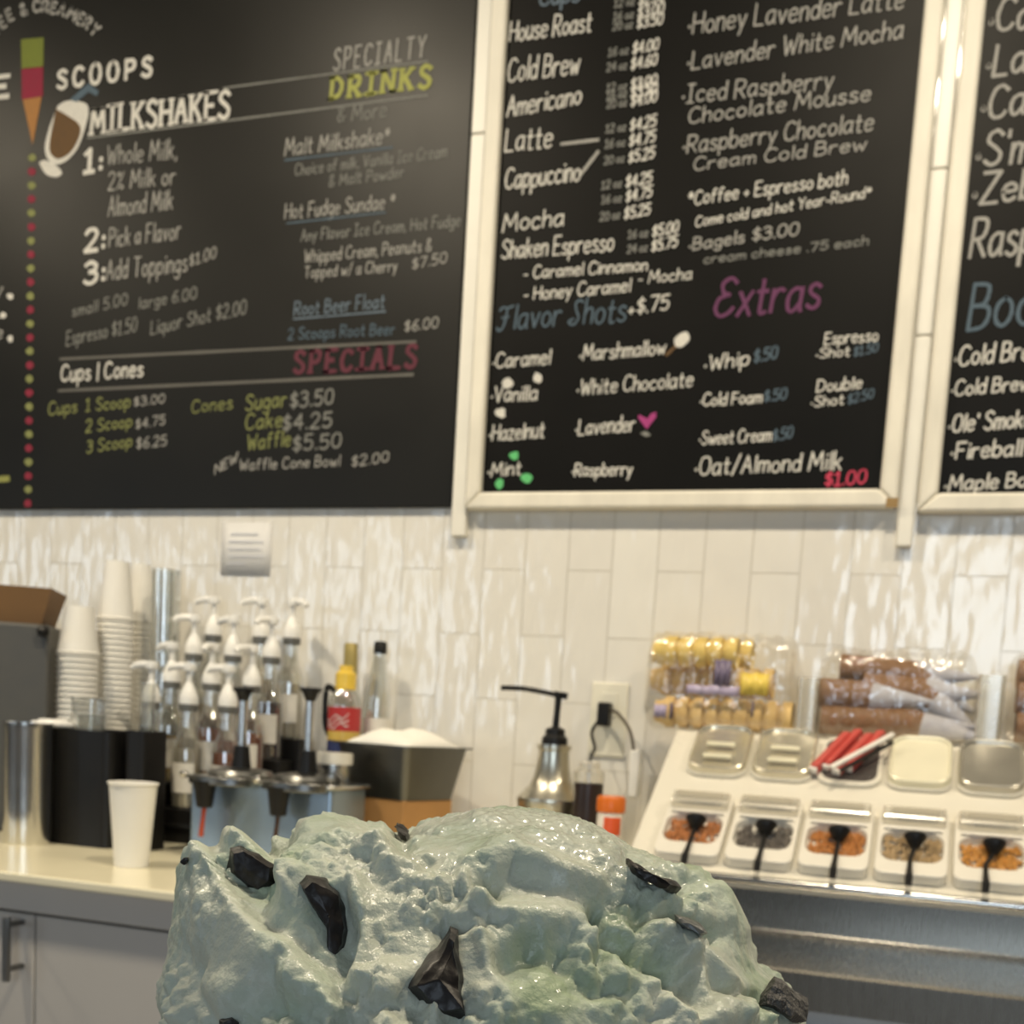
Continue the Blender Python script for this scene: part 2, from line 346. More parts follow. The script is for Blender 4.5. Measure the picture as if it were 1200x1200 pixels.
CHALK = {
 'white': mat('chalk_white', (.64,.62,.56), .9, vary=.35, scale=300),
 'dim': mat('chalk_soft_white', (.35,.34,.31), .9, vary=.4, scale=300),
 'faint': mat('chalk_faint', (.21,.21,.19), .9, vary=.4, scale=300),
 'line': mat('chalk_grey_line', (.13,.125,.11), .9, vary=.3, scale=200),
 'yellow': mat('chalk_yellow', (.23,.245,.085), .9, vary=.35, scale=300),
 'bright': mat('chalk_bright_yellow', (.36,.37,.10), .9, vary=.35, scale=300),
 'olive': mat('chalk_olive', (.27,.28,.08), .9, vary=.35, scale=300),
 'pink': mat('chalk_pink', (.115,.026,.042), .9, vary=.3, scale=300),
 'magenta': mat('chalk_magenta', (.36,.045,.19), .9, vary=.3, scale=300),
 'purple': mat('chalk_purple', (.13,.038,.10), .9, vary=.3, scale=300),
 'blue': mat('chalk_blue', (.085,.125,.16), .9, vary=.3, scale=300),
 'paleblue': mat('chalk_pale_blue', (.14,.185,.23), .9, vary=.3, scale=300),
 'green': mat('chalk_green', (.12,.50,.18), .9, vary=.3, scale=300),
 'lime': mat('chalk_lime_paint', (.16,.19,.028), .8, vary=.15, scale=100),
 'crimson': mat('chalk_crimson_paint', (.24,.016,.04), .8, vary=.15, scale=100),
 'orange': mat('chalk_orange_paint', (.36,.17,.05), .8, vary=.15, scale=100),
 'brown': mat('chalk_brown', (.115,.062,.022), .8, vary=.2, scale=100),
 'red': mat('chalk_red', (.55,.05,.10), .9, vary=.3, scale=300),
}
LY = 0.0
def text(board, s, p0, p1, cap, col='white', wpx=2.2, slant=.06, serif=False, track=0, name='chalk_lettering', label=None, Y=None):
    Y = LY if Y is None else Y
    a = at(*p0, Y); b = at(*p1, Y); h = (at(p0[0], p0[1]-cap, Y) - a).z
    d = Vector((b.x-a.x, b.z-a.z)); hw = wpx*mpp(*p0, Y)*(.5 if wpx >= 4 else .40)
    tot = sum(adv(c)+track for c in s) - 1.9 - track
    k = d.length/tot; d.normalize(); mb = MB(); x = 0
    for ch in s:
        jz = random.uniform(-.25, .25); js = random.uniform(.96, 1.05)
        for st in strokes(ch):
            q = []
            for gx, gy in st:
                u = (x+gx)*k; v = (gy*js+jz)*h/10
                q.append((a.x + d.x*u + slant*v, a.z + d.y*u + v))
            ribbon(mb, q, hw, Y - random.uniform(.0006, .0012))
            if serif:
                for e in (st[0], st[-1]):
                    if abs(e[1]) < .1 or abs(e[1]-10) < .1:
                        u = (x+e[0])*k; v = (e[1]*js+jz)*h/10; c0 = (a.x + d.x*u + slant*v, a.z + d.y*u + v)
                        sx = 1.5*k
                        ribbon(mb, [(c0[0]-sx*d.x, c0[1]-sx*d.y), (c0[0]+sx*d.x, c0[1]+sx*d.y)], hw*.6, Y-.0012)
        x += adv(ch)+track
    o = obj(name, mb, CHALK[col], board, smooth=False)
    if label: o['label'] = label
    return o
def rule(board, p0, p1, wpx, col, name='chalk_rule'):
    a = at(*p0, LY); b = at(*p1, LY); mb = MB()
    n = 12
    ribbon(mb, [(a.x+(b.x-a.x)*i/n, a.z+(b.z-a.z)*i/n) for i in range(n+1)], wpx*mpp(*p0, LY)*.5, LY-.0008)
    return obj(name, mb, CHALK[col], board, smooth=False)
def patch(board, pts, col, name, label=None, off=.0008, smooth=False):
    if smooth: pts = [(p.x, p.y) for p in spline([(a, b, 0) for a, b in pts] + [(pts[0][0], pts[0][1], 0)], 5)][:-1]
    q = [at(a, b, LY) for a, b in pts]
    mb = MB().add([(p.x, LY-off, p.z) for p in q], [tuple(range(len(q)))])
    o = obj(name, mb, CHALK[col], board, smooth=False)
    if label: o['label'] = label
    return o
def blob(cx, cy, r, n=7, k=.25):
    return [(cx + r*(1+random.uniform(-k, k))*math.cos(2*PI*i/n), cy + r*(1+random.uniform(-k, k))*math.sin(2*PI*i/n)) for i in range(n)]

# ---- left board (frameless)
LY = -.014
a = at(526, 594, LY); xl = -2.75
lb = thing('menu_board', 'large frameless grey chalkboard listing milkshakes, specialty drinks and specials', 'menu board', (0, 0, 0))
obj('board_panel', MB().box((xl, LY, a.z), (at(543, 300, LY).x, -.001, 2.85)), BOARD_L, lb, bevel=.002)
text(lb, 'SCOOPS', (68,104), (177,89), 21, 'white', 4.6, .02, track=3.2, label='bold white heading')
text(lb, 'COFFE', (-128,131), (10,113), 22, 'white', 5)
for ch, cx, cy in [('F',-17,47),('E',-7,35),('E',3,26),('E',12,17.5),('&',28,11.5),('C',43,7.5),('R',53.5,7.5),('E',63.5,9.5),('A',73,11.5),('M',84,16),('E',94.5,22),('R',103,27),('Y',112,35)]:
    ang = math.atan2(cx-40, 78) * .95 - .06
    ca, sa = math.cos(ang), math.sin(ang)
    mbx = MB(); hwc = 3.2*mpp(cx, cy, LY)*.5
    for st in strokes(ch):
        q = []
        for gx, gy in st:
            u, v = (gx-3)*1.15, (gy-5)*1.3
            px_, py_ = cx + u*ca + v*sa, cy + u*sa - v*ca
            w_ = at(px_, py_, LY); q.append((w_.x, w_.z))
        ribbon(mbx, q, hwc, LY-.001)
    obj('arched_letter', mbx, CHALK['dim'], lb, smooth=False)
patch(lb, [(25,46.5),(51.5,44),(51,78.5),(25.5,81)], 'lime', 'painted_scoop', 'lime green painted scoop block')
patch(lb, [(25.5,80.5),(51,78),(50.5,113),(26,117)], 'crimson', 'painted_scoop', 'crimson painted scoop block')
patch(lb, [(27,117),(49,113.5),(38.5,170)], 'orange', 'painted_cone', 'orange painted cone point')
for i in range(26):
    t = i/25; y = 185 + t*405
    patch(lb, blob(37.8 - 4.8*t, y, 4.7, 8, .1), 'crimson' if i % 2 else 'yellow', 'painted_dot', off=.0007)
patch(lb, [(68,124),(80,118),(100,121),(104,131),(100,150),(92,172),(80,187),(66,193),(56,186),(53,172),(58,150)], 'white', 'drawn_glass', 'white chalk milkshake glass', .0007, True)
patch(lb, [(66,128),(80,136),(93,146),(94,158),(86,175),(76,184),(66,186),(59,178),(59,164)], 'brown', 'drawn_milkshake', 'brown chalk milkshake', .0011, True)
patch(lb, [(46,191),(53,188),(66,194),(73,203),(66,208),(54,204)], 'white', 'drawn_glass_foot', None, .001, True)
patch(lb, [(82,117),(104,98),(116,107),(114,113),(104,108),(90,120)], 'blue', 'drawn_straw', 'grey blue chalk straw', .0010)
text(lb, 'MILKSHAKES', (107,157), (268,137), 29, 'white', 4.6, .03, True, track=.9, label='bold white serif heading')
rule(lb, (262,103.5), (501,72), 2.0, 'faint'); rule(lb, (103,162), (501,112), 2.0, 'faint')
rule(lb, (71,421), (487,400.5), 3.2, 'line'); rule(lb, (69,458), (484,439), 3.2, 'line')
L = [('1:',(99,203),(118,200),25,'white',5),('Whole Milk,',(126,193),(207,186),22,'dim',2.2),('2% Milk or',(127,223),(205,216),20,'dim',2.2),('Almond Milk',(127,254),(202,245),22,'dim',2.2),
 ('2:',(100,295),(121,292),25,'white',4.6),('Pick a Flavor',(128,290),(211,280),21,'dim',2.2),('3:',(99,333),(121,330),25,'white',4.6),('Add Toppings',(125,328),(219,318),22,'dim',2.2),('$1.00',(222,312),(253,302),13,'dim',1.8),
 ('small 5.00',(85,371),(149,357),13,'faint',2),('large 6.00',(163,362),(230,350),13,'faint',2),('Espresso $1.50',(78,405),(160,388),16,'faint',2),('Liquor Shot $2.00',(177,392),(288,368),16,'faint',2),
 ('Cups | Cones',(72,447),(167,441),19,'white',3),('SPECIALS',(345,437),(486,430),24,'pink',5.2),
 ('Cups',(57,487),(90,483),15,'yellow',2.2),('1 Scoop',(101,482),(152,477),14,'yellow',2.2),('2 Scoop',(101,507),(154,500),14,'yellow',2.2),('3 Scoop',(102,531),(154,523),14,'yellow',2.2),
 ('$3.00',(157,476),(193,472),10,'dim',1.8),('$4.75',(159,503),(193,497),11,'dim',1.8),('$6.25',(160,526),(195,522),12,'dim',1.8),
 ('Cones',(225,484),(272,479),15,'yellow',2),('Sugar',(288,481),(335,476),18,'yellow',2.4),('Cake',(288,504),(330,500),18,'yellow',2.4),('Waffle',(290,528),(340,522),18,'yellow',2.4),
 ('$3.50',(340,478),(390,473),17,'faint',3),('$4.25',(331,505),(388,500),17,'faint',3),('$5.50',(343,529),(399,524),17,'faint',3),
 ('NEW',(252,556),(278,541),11,'dim',2),('Waffle Cone Bowl',(281,551),(398,546),12,'dim',1.8),('$2.00',(412,547),(455,541),12,'dim',1.8),
 ('SPECIALTY',(391,83),(497,67),24,'dim',3),('DRINKS',(388,116),(503,102),24,'bright',5),('& More',(396,143),(452,137),17,'faint',2.4),
 ('Malt Milkshake*',(334,183),(456,168),19,'dim',2.3),('Choice of milk, Vanilla Ice Cream',(346,206),(523,184),13,'faint',1.9),('& Malt Powder',(386,219),(473,208),13,'faint',1.9),
 ('Hot Fudge Sundae *',(334,257),(462,244),17,'dim',2.0),('Any Flavor Ice Cream, Hot Fudge',(353,283),(539,265),13,'faint',1.9),('Whipped Cream, Peanuts &',(357,308),(505,294),14,'dim',1.8),('Topped w/ a Cherry',(357,326),(465,318),13,'dim',1.8),
 ('$7.50',(483,316),(523,308),12,'dim',1.8),('Root Beer Float',(345,370),(450,361),16,'paleblue',2),('2 Scoops Root Beer',(338,398),(462,392),13,'blue',2),('$6.00',(474,389),(513,384),12,'dim',1.8)]
for s_, p0, p1, cap, c_, w_ in L: text(lb, s_, p0, p1, cap, c_, w_, serif=(s_ in ('DRINKS', 'SPECIALS')), track=2.6 if s_ in ('DRINKS', 'SPECIALS', 'SPECIALTY') else .5, name='chalk_heading' if cap > 24 else 'chalk_lettering')
rule(lb, (334,188), (460,173), 1.8, 'blue'); rule(lb, (336,262), (452,249), 1.8, 'blue'); rule(lb, (344,374), (452,365), 1.8, 'paleblue')
for x, y in [(12,347),(4,370),(12,397)]: patch(lb, blob(x, y, 4), 'white', 'chalk_bullet')
for s_, p0, p1 in [('Honey',(-60,352),(3,346)),('Mint',(-60,376),(-6,370)),('Coffee',(-70,402),(3,396))]: text(lb, s_, p0, p1, 16, 'dim')
rule(lb, (-30,564), (10,561), 7, 'olive', 'chalk_smear')

# ---- framed boards
def framed(label, x0, x1, z0, z1, fw, plab):
    b = thing('menu_board', label, 'menu board', (0, 0, 0), group=None)
    obj('board_panel', MB().box((x0-.004, LY, z0-.004), (x1+.004, LY+.014, z1+.004)), BOARD_M, b)
    yf = LY-.014
    for q in ([(x0-fw, z0-fw), (x0, z0), (x0, z1), (x0-fw, z1+fw)], [(x1, z0), (x1+fw, z0-fw), (x1+fw, z1+fw), (x1, z1)],
              [(x0-fw, z0-fw), (x1+fw, z0-fw), (x1, z0), (x0, z0)], [(x0, z1), (x1, z1), (x1+fw, z1+fw), (x0-fw, z1+fw)]):
        mb = MB().prism(q, yf, -.002, 'y')
        c = [sum(p[0] for p in q)/4, sum(p[1] for p in q)/4]
        q2 = [(c[0]+(p[0]-c[0])*(.42 if abs(q[1][0]-q[0][0]) < .3 else 1.0), c[1]+(p[1]-c[1])*(1 if abs(q[1][0]-q[0][0]) < .3 else .5)) for p in q]
        obj('frame_rail', mb, FRAMEW, b, bevel=.006)
    return b
LY = -.018
i0 = at(566, 578, LY); i1 = at(1031, 577, LY)
xa = (at(596,0,LY).x + i0.x)/2; xb = (at(1084,0,LY).x + i1.x)/2
mbd = framed('white framed black chalkboard of coffee drinks, flavor shots and extras in the middle', xa, xb, i0.z, 2.78, .030, None)
obj('corner_chip', MB().box((xb+.012, LY-.0145, i0.z-.031), (xb+.031, LY-.012, i0.z-.016)), mat('bare_wood', (.30,.19,.07), .7), mbd)['label'] = 'chipped bare wood corner'
T = [('Cups',(632,7),(678,2),22,'paleblue',3),('House Roast',(597,49),(692,37),23,'white',2.6),('Cold Brew',(595,96),(678,86),26,'white',2.6),('Americano',(594,137),(680,122),23,'white',2.6),('Latte',(592,178),(646,173),26,'white',2.6),
 ('Cappuccino',(592,222),(679,212),23,'white',2.6),('Mocha',(589,272),(660,264),20,'white',2.5),('Shaken Espresso',(588,303),(718,294),21,'white',2.5),
 ('- Caramel Cinnamon',(614,327),(758,317),14,'white',2.2),('- Mocha',(748,333),(810,327),14,'white',2.0),('- Honey Caramel',(614,352),(738,342),15,'white',2.2),
 ('\x02lavor \x03hots',(583,386),(732,377),28,'blue',3),('+$.75',(736,370),(783,362),17,'white',2.4),
 ('~Caramel',(577,431),(644,427),17,'white',2.4),('~Vanilla',(575,471),(629,469),17,'white',2.4),('~Hazelnut',(573,516),(637,513),18,'white',2.4),('~Mint',(571,559),(610,556),16,'white',2.4),
 ('~Marshmallow',(679,423),(779,415),17,'white',2.3),('~White Chocolate',(676,463),(811,453),17,'white',2.2),('~Lavender',(674,510),(743,505),18,'white',2.4),('~Raspberry',(670,558),(740,557),15,'white',2.4),
 ('\x01xtras',(836,372),(958,362),44,'purple',4.2),('~Whip',(825,435),(877,427),17,'white',2.4),('$.50',(883,425),(910,420),14,'blue',2.6),('~Cold Foam',(820,476),(892,472),14,'white',2.3),('$.50',(895,471),(921,468),13,'blue',2.4),
 ('~Sweet Cream',(819,521),(903,517),15,'white',2.2),('$.50',(905,517),(928,513),13,'blue',2.4),('~Oat/Almond Milk',(814,557),(985,550),20,'white',2.5),('$1.00',(966,570),(1014,566),15,'red',3),
 ('Espresso',(966,404),(1028,400),14,'white',2.1),('~Shot',(956,420),(995,417),11,'white',2),('$1.50',(1000,418),(1028,412),11,'blue',2),('Double',(957,460),(1009,455),14,'white',2.2),('~Shot',(950,477),(988,474),12,'white',2),('$2.50',(993,474),(1023,466),11,'blue',2),
 ('~Honey Lavender Latte',(806,40),(1058,10),24,'dim',2.7),('~Lavender White Mocha',(805,82),(1057,45),21,'dim',2.6),('~Iced Raspberry',(799,121),(975,104),21,'dim',2.5),('Chocolate Mousse',(807,145),(1019,118),18,'dim',2.5),
 ('~Raspberry Chocolate',(800,180),(1022,153),20,'dim',2.5),('Cream Cold Brew',(813,200),(1014,176),15,'dim',2.3),('*Coffee + Espresso both',(806,241),(992,216),16,'white',2.2),('Come cold and hot Year-Round*',(815,266),(1020,231),12,'white',1.9),
 ('~Bagels $3.00',(807,294),(935,275),14,'dim',2.4),('cream cheese .75 each',(825,309),(1017,287),10,'faint',2.0)]
for s_, p0, p1, cap, c_, w_ in T: text(mbd, s_, p0, p1, cap, c_, w_, slant=.10 if s_[0] in '\x01\x02' else .06, name='chalk_heading' if cap > 27 else 'chalk_lettering')
szs = [('12 oz','$2.50',720,9),('16 oz','$3.00',719,24),('20 oz','$3.50',718,36),('16 oz','$4.00',713,66),('24 oz','$4.60',711,84),('12 oz','$3.00',711,108),('16 oz','$3.50',711,117),('20 oz','$4.00',711,127),
 ('12 oz','$4.25',710,156),('16 oz','$4.75',709,174),('20 oz','$5.25',708,193),('12 oz','$4.25',705,222),('16 oz','$4.75',705,239),('20 oz','$5.25',703,259),('16 oz','$5.00',736,280),('24 oz','$5.75',735,297)]
for a_, b_, x, y in szs:
    text(mbd, a_, (x, y), (x+23, y-3), 9, 'faint', 2.0, name='size_lettering')
    text(mbd, b_, (x+28, y-2), (x+58, y-8), 13, 'white', 2.3, slant=.1, name='price_lettering')
rule(mbd, (658,169), (701,164), 3.5, 'dim', 'chalk_stroke'); rule(mbd, (681,204), (701,178), 4, 'dim', 'chalk_stroke')
for x, y in [(595,449),(630,443),(587,484)]: patch(mbd, blob(x, y, 6, 10, .2), 'white', 'drawn_flower', 'small white chalk flower')
for x, y, r in [(603,534,5.5),(617,560,6.5),(585,567,6)]: patch(mbd, blob(x, y, r, 8, .25), 'green', 'drawn_leaf', 'green chalk mint leaf')
patch(mbd, [(790,398),(796,392),(804,389),(808,394),(807,400),(799,407),(792,406)], 'white', 'drawn_marshmallow', 'white chalk marshmallow', .0012, True)
rule(mbd, (781,416), (794,404), 4, 'brown', 'drawn_stick')
patch(mbd, [(758,503),(748,490),(749,486),(755,489),(759,491),(763,485),(769,483),(769,489)], 'magenta', 'drawn_heart', 'magenta chalk heart', .0012)
patch(mbd, [(750,508),(757,505),(763,510),(757,512)], 'faint', 'drawn_stem')
# right board
j0 = at(1099, 579, LY); xc = (at(1156.5,0,LY).x + j0.x)/2
rb = framed('white framed black chalkboard of flavors and boozy drinks cut by the right edge', xc, xc+.70, j0.z, 2.78, .030, None)
for s_, p0, p1, cap, c_, w_ in [('~Caramel Latte',(1158,38),(1420,8),38,'dim',4),('~Lavender',(1155,90),(1318,70),36,'dim',4),('~Caramel',(1149,140),(1296,122),36,'dim',4),("~S'mores",(1143,196),(1288,180),38,'dim',4),('~Zebra',(1139,240),(1252,228),34,'dim',4),
  ('Raspberry',(1136,303),(1300,286),44,'dim',4),('Booze',(1134,387),(1262,372),52,'blue',4.4),('~Cold Brew',(1118,429),(1222,420),22,'white',3),('~Cold Brew',(1114,464),(1206,457),17,'white',2.6),("~Ole' Smoke",(1111,507),(1208,500),20,'white',3),('~Fireball',(1114,538),(1196,534),19,'white',3),('~Maple Bourbon',(1106,576),(1262,566),17,'white',2.8)]:
    text(rb, s_, p0, p1, cap, c_, w_, name='chalk_heading' if cap > 40 else 'chalk_lettering')

# ---- cable raceways between the boards
def raceway(label, x0, x1, z0, joints):
    t = thing('cable_raceway', label, 'cable cover', (0, 0, 0), group='white cable raceways')
    zs = [z0] + joints + [2.9]
    for a_, b_ in zip(zs, zs[1:]):
        obj('raceway_cover', MB().box((x0, -.020, a_+.0008), (x1, -.0005, b_-.0008)), RACE, t, bevel=.003)
raceway('white cable raceway between the frameless board and the middle board', at(527,594,-.026).x+.001, at(545,594,-.026).x, at(530,628,-.026).z, [at(552,155,-.026).z])
raceway('white cable raceway between the middle board and the right board', xb+.033, xc-.033, at(1055,640,-.026).z, [at(1070,392,-.026).z, at(1090,196,-.026).z])

# ---- paper notice on the wall
q0 = at(258, 674, -.003); q1 = at(318, 612, -.003)
pn = thing('paper_notice', 'pale paper sheet stuck on the tiles under the frameless board', 'notice')
pm = MB()
NN = 6
pm.add([(q0.x+(q1.x-q0.x)*i/NN, -.0015-.0004*math.sin(PI*i/NN), q0.z+(q1.z-q0.z)*j) for j in (0, .5, 1) for i in range(NN+1)],
       [(j*(NN+1)+i, j*(NN+1)+i+1, (j+1)*(NN+1)+i+1, (j+1)*(NN+1)+i) for j in (0, 1) for i in range(NN)])
o_ = obj('sheet', pm, mat('notice_paper', (.74,.735,.72), .7, vary=.05), pn); sm_ = o_.modifiers.new('s', 'SOLIDIFY'); sm_.thickness = .0006
pl = MB()
for k, (f0, f1) in enumerate([(.2,.75),(.15,.85),(.15,.8),(.15,.86),(.15,.5)]):
    z_ = q1.z - (q1.z-q0.z)*(.22+.14*k); ribbon(pl, [(q0.x+(q1.x-q0.x)*(f0+(f1-f0)*i/5), z_) for i in range(6)], .0012, -.0042)
obj('printed_lines', pl, mat('faded_print', (.60,.61,.66), .8), pn, smooth=False)
# ------------------------------------------------------------------ left counter
PXL = -.362                                    # left side of the prep table
FY = -.735
cab = thing('base_cabinet', 'grey painted base cabinet under the cream worktop', 'cabinet', (0, 0, 0))
obj('cabinet_body', MB().box((-3.2, FY+.045, .10), (PXL-.01, -.002, CT-.014)), CAB, cab)
obj('plinth', MB().box((-3.2, FY+.09, 0), (PXL-.01, -.01, .10)), BLACK, cab)
pt = at(120, 1082, FY+.025).z
gx = at(41, 1120, FY+.025).x
obj('top_rail', MB().box((-3.2, FY+.024, pt+.002), (PXL-.012, FY+.045, CT-.016)), CAB, cab, bevel=.002)
dw = .46
for k in range(-3, 3):
    x0 = gx + k*dw; x1 = min(x0+dw, PXL-.012)
    if x1-x0 < .1: continue
    d_ = obj('door', MB().box((x0+.0015, FY+.024, .11), (x1-.0015, FY+.045, pt-.0015)), CAB, cab, bevel=.002)
    if k in (-1, 1, -3):
        hx = x1-.022 if k == -1 else x1-.03
        h0 = at(30, 1152, FY).z; h1 = at(30, 1076, FY).z
        hm = MB().box((hx-.0055, FY-.012, h0), (hx+.0055, FY-.004, h1))
        for zz in (h0+.018, h1-.012): hm.box((hx-.004, FY-.006, zz-.004), (hx+.004, FY+.025, zz+.004))
        obj('handle', hm, DKSTEEL, d_, bevel=.0015)['label'] = 'dark bar handle'
wt = obj('worktop', MB().box((-3.2, FY, CT-.014), (PXL-.004, -.001, CT)), WORKTOP, bevel=.003)
tag(wt, 'cream laminate worktop running along the tiled wall', 'worktop')

def zt(px, py, Y): return at(px, py, Y).z

# ---- charcoal box with cardboard tray
Yb = -.30
xr = at(57, 800, Yb).x; zb = zt(57, 732, Yb)
bx = thing('charcoal_box', 'tall charcoal metal box at the left end of the worktop', 'box', (xr, Yb, CT), math.radians(30))
obj('box_body', MB().box((-.40, 0, 0), (0, .15, zb-CT)), GREYBOX, bx, bevel=.006)
obj('latch_knob', MB().lathe([(0,0),(.010,.002),(.012,.012),(.008,.02),(0,.022)], 14, (-.008, -.0125, zb-CT-.024)), BLACK, bx)
tz = zb+.001
ctw = at(58, 722, Yb).x; ctx = at(69, 684, Yb).x; th = zt(60, 681, Yb)-tz-.012
ty = thing('cardboard_tray', 'brown cardboard tray with flared sides on top of the charcoal box', 'tray', (ctw-.024-.17*math.cos(math.radians(30))-.07*math.sin(math.radians(30)), Yb-.17*math.sin(math.radians(30))+.07*math.cos(math.radians(30))+.004, tz), math.radians(30))
def tray(w0, w1, d0, d1, h, t):
    mb = MB()
    o0 = [(-w0,-d0,0),(w0,-d0,0),(w0,d0,0),(-w0,d0,0)]; o1 = [(-w1,-d1,h),(w1,-d1,h),(w1,d1,h),(-w1,d1,h)]
    i1 = [(-w1+t,-d1+t,h),(w1-t,-d1+t,h),(w1-t,d1-t,h),(-w1+t,d1-t,h)]; i0 = [(-w0+t,-d0+t,t),(w0-t,-d0+t,t),(w0-t,d0-t,t),(-w0+t,d0-t,t)]
    fs = [(3,2,1,0)]
    for a_ in (0, 4, 8):
        for k in range(4): k2 = (k+1) % 4; fs.append((a_+k, a_+k2, a_+4+k2, a_+4+k))
    fs.append((12,13,14,15))
    return mb.add(o0+o1+i1+i0, fs)
obj('tray_body', tray(.17, .17+ctx-ctw, .065, .075, th, .004), CARD, ty, smooth=False)

# ---- cups
def cup_prof(r0, r1, h, t=.0012):
    return [(0,0),(r0,0),(r0+(r1-r0)*.5,h*.5),(r1,h-.004),(r1+.002,h-.003),(r1+.0028,h-.0012),(r1+.0018,h),(r1-.001,h-.001),(r1-t,h-.004),(r0-t,.006),(0,.006)]
def cup_stack(name, label, px, ytop, ymid, Y, rt, group=None, n=9, tall=False):
    c = at(px, ymid, Y); zm = c.z; zt_ = zt(px, ytop, Y); x = c.x
    hc = zt_-zm; r0 = rt*.70
    # nested upright cups below: rim pitch, then one upside-down cup on top; each cup is a thing
    out = []
    pitch = .011
    mbu = MB().lathe(cup_prof(r0, rt, hc), 26)
    first = None; z = zm - hc - pitch*(n-1)
    k = 0; base = z
    while base - CT > pitch and n < 60:
        n += 1; base -= pitch
    for k in range(n):
        zz = base + k*pitch
        lab = f"upright paper cup, {ORD[k] if k < 12 else str(k+1)+'th'} from the bottom of the {label}"
        if first is None:
            t = thing('paper_cup', lab, 'cup', (x, Y, max(zz, CT+.0005)), group='white paper cups in the ' + label)
            obj('cup_body', mbu, PAPER, t); first = t
        else: dup(first, (x, Y, zz), random.uniform(0, 3), lab)
    t = thing('paper_cup', f'upside-down paper cup on top of the {label}', 'cup', (x, Y, zm+.0012))
    inv = [(r, hc-z_) for r, z_ in cup_prof(r0, rt, hc)]
    obj('cup_body', MB().lathe(inv, 26), PAPER, t)
m1 = mpp(92, 765, -.24)
cup_stack('paper_cup', 'short stack beside the charcoal box', 92, 712, 767, -.24, 23*m1, n=6)
cup_stack('paper_cup', 'tall stack behind the short cup stack', 136, 659, 727, -.16, 20*mpp(136, 727, -.16), n=6)
cup_stack('paper_cup', 'tall stack by the clear sleeve', 164, 662, 730, -.055, 16*mpp(168, 727, -.055), n=6)

# ---- steel canister, black bins with clear cups
Y0 = -.47; c = at(22, 986, Y0); rr = 27*mpp(22, 920, Y0); hh = zt(22, 846, Y0)-CT
sc_ = thing('steel_canister', 'shiny round stainless canister at the front left of the worktop', 'canister', (c.x, Y0+.02, CT))
obj('canister_body', MB().lathe([(0,0),(rr*.98,0),(rr,.004),(rr,hh*.3),(rr*1.0,hh*.93),(rr*1.03,hh*.96),(rr*1.03,hh),(rr*.97,hh),(rr*.96,hh*.9),(rr*.95,.01),(0,.01)], 40), CHROME, sc_)
def rrect(w, d, r, n=5):
    pts = []
    for cx, cy, a0 in ((w-r, d-r, 0), (-w+r, d-r, 90), (-w+r, -d+r, 180), (w-r, -d+r, 270)):
        for k in range(n+1):
            a_ = math.radians(a0+90*k/n); pts.append((cx+r*math.cos(a_), cy+r*math.sin(a_)))
    return pts
def open_bin(w, d, h, r, t=.003):
    o = rrect(w, d, r); i = rrect(w-t, d-t, max(r-t, .001)); n = len(o)
    vs = [(x*.97, y*.97, 0) for x, y in o] + [(x, y, h) for x, y in o] + [(x, y, h) for x, y in i] + [(x*.97, y*.97, t) for x, y in i]
    fs = [tuple(range(n-1, -1, -1)), tuple(range(3*n, 4*n))]
    for a_ in (0, n, 2*n): fs += [(a_+k, a_+(k+1) % n, a_+n+(k+1) % n, a_+n+k) for k in range(n)]
    return MB().add(vs, fs)
def bin_(label, xl_, xr_, ytop, Y, d):
    a_ = at(xl_, 960, Y); b_ = at(xr_, 960, Y); h = zt((xl_+xr_)/2, ytop, Y)-CT; w_ = (b_.x-a_.x)/2
    t = thing('black_bin', label, 'bin', ((a_.x+b_.x)/2, Y+d, CT))
    obj('bin_body', open_bin(w_, d, h, min(.02, w_*.5)), BLACK, t)
    return Vector(((a_.x+b_.x)/2, Y+d, CT)), w_, h
bp, bw, bh = bin_('wide black bin beside the stainless canister holding clear cups', 52, 128, 855, -.42, .07)
bp2, bw2, bh2 = bin_('narrow black bin between the wide black bin and the syrup bottles', 143, 167, 856, -.41, .035)
# white round lid lying on the edge of the black bin
lz = CT+bh
lc = at(62, 848, -.385)
ld = thing('white_lid', 'white round lid lying on the canister side of the wide black bin', 'lid', (lc.x, lc.y, lz+.0005))
lr = 24*mpp(62, 848, -.385)
obj('lid_disc', MB().lathe([(0,.002),(lr*.8,.0),(lr,.002),(lr*1.02,.006),(lr*.95,.010),(lr*.7,.011),(lr*.6,.014),(0,.014)], 30), WPLAST, ld)
def clear_cups(label, x, Y, r, z0, z1, n):
    first = None; h = min(.10, z1-z0); pitch = (z1-z0-h)/max(n-1, 1)
    for k in range(n):
        lab = f'clear plastic cup, {ORD[k]} from the bottom in the {label}'
        if first is None:
            first = thing('clear_cup', lab, 'cup', (x, Y, z0), group='clear cups in the ' + label)
            obj('cup_body', MB().lathe([(r*.72,.001),(r*.74,0),(r*.98,h-.004),(r*1.04,h-.002),(r*1.03,h),(r*.97,h)], 24), CLEARP, first)
        else: dup(first, (x, Y, z0+k*pitch), 0, lab)
cc = at(104, 830, -.35); clear_cups('wide black bin', cc.x, -.35, 20*mpp(104, 830, -.35), CT+.006, zt(104, 817, -.35), 6)
cc = Vector((bp2.x, -.375, 0)); clear_cups('narrow black bin', cc.x, -.375, 9*mpp(150, 830, -.375), CT+.006, zt(150, 799, -.375), 6)
# tall clear sleeve
c = at(193, 760, -.10); r = 17*mpp(190, 760, -.1); h = zt(190, 668, -.1)-CT
sl = thing('clear_sleeve', 'tall clear plastic lid sleeve standing behind the syrup pumps', 'sleeve', (c.x, -.10, CT))
obj('sleeve_body', MB().lathe([(r*.98,.002),(r,0),(r,h*.4),(r*.97,h),(r*.93,h-.001),(r*.95,.004)], 26), CLEARP, sl)

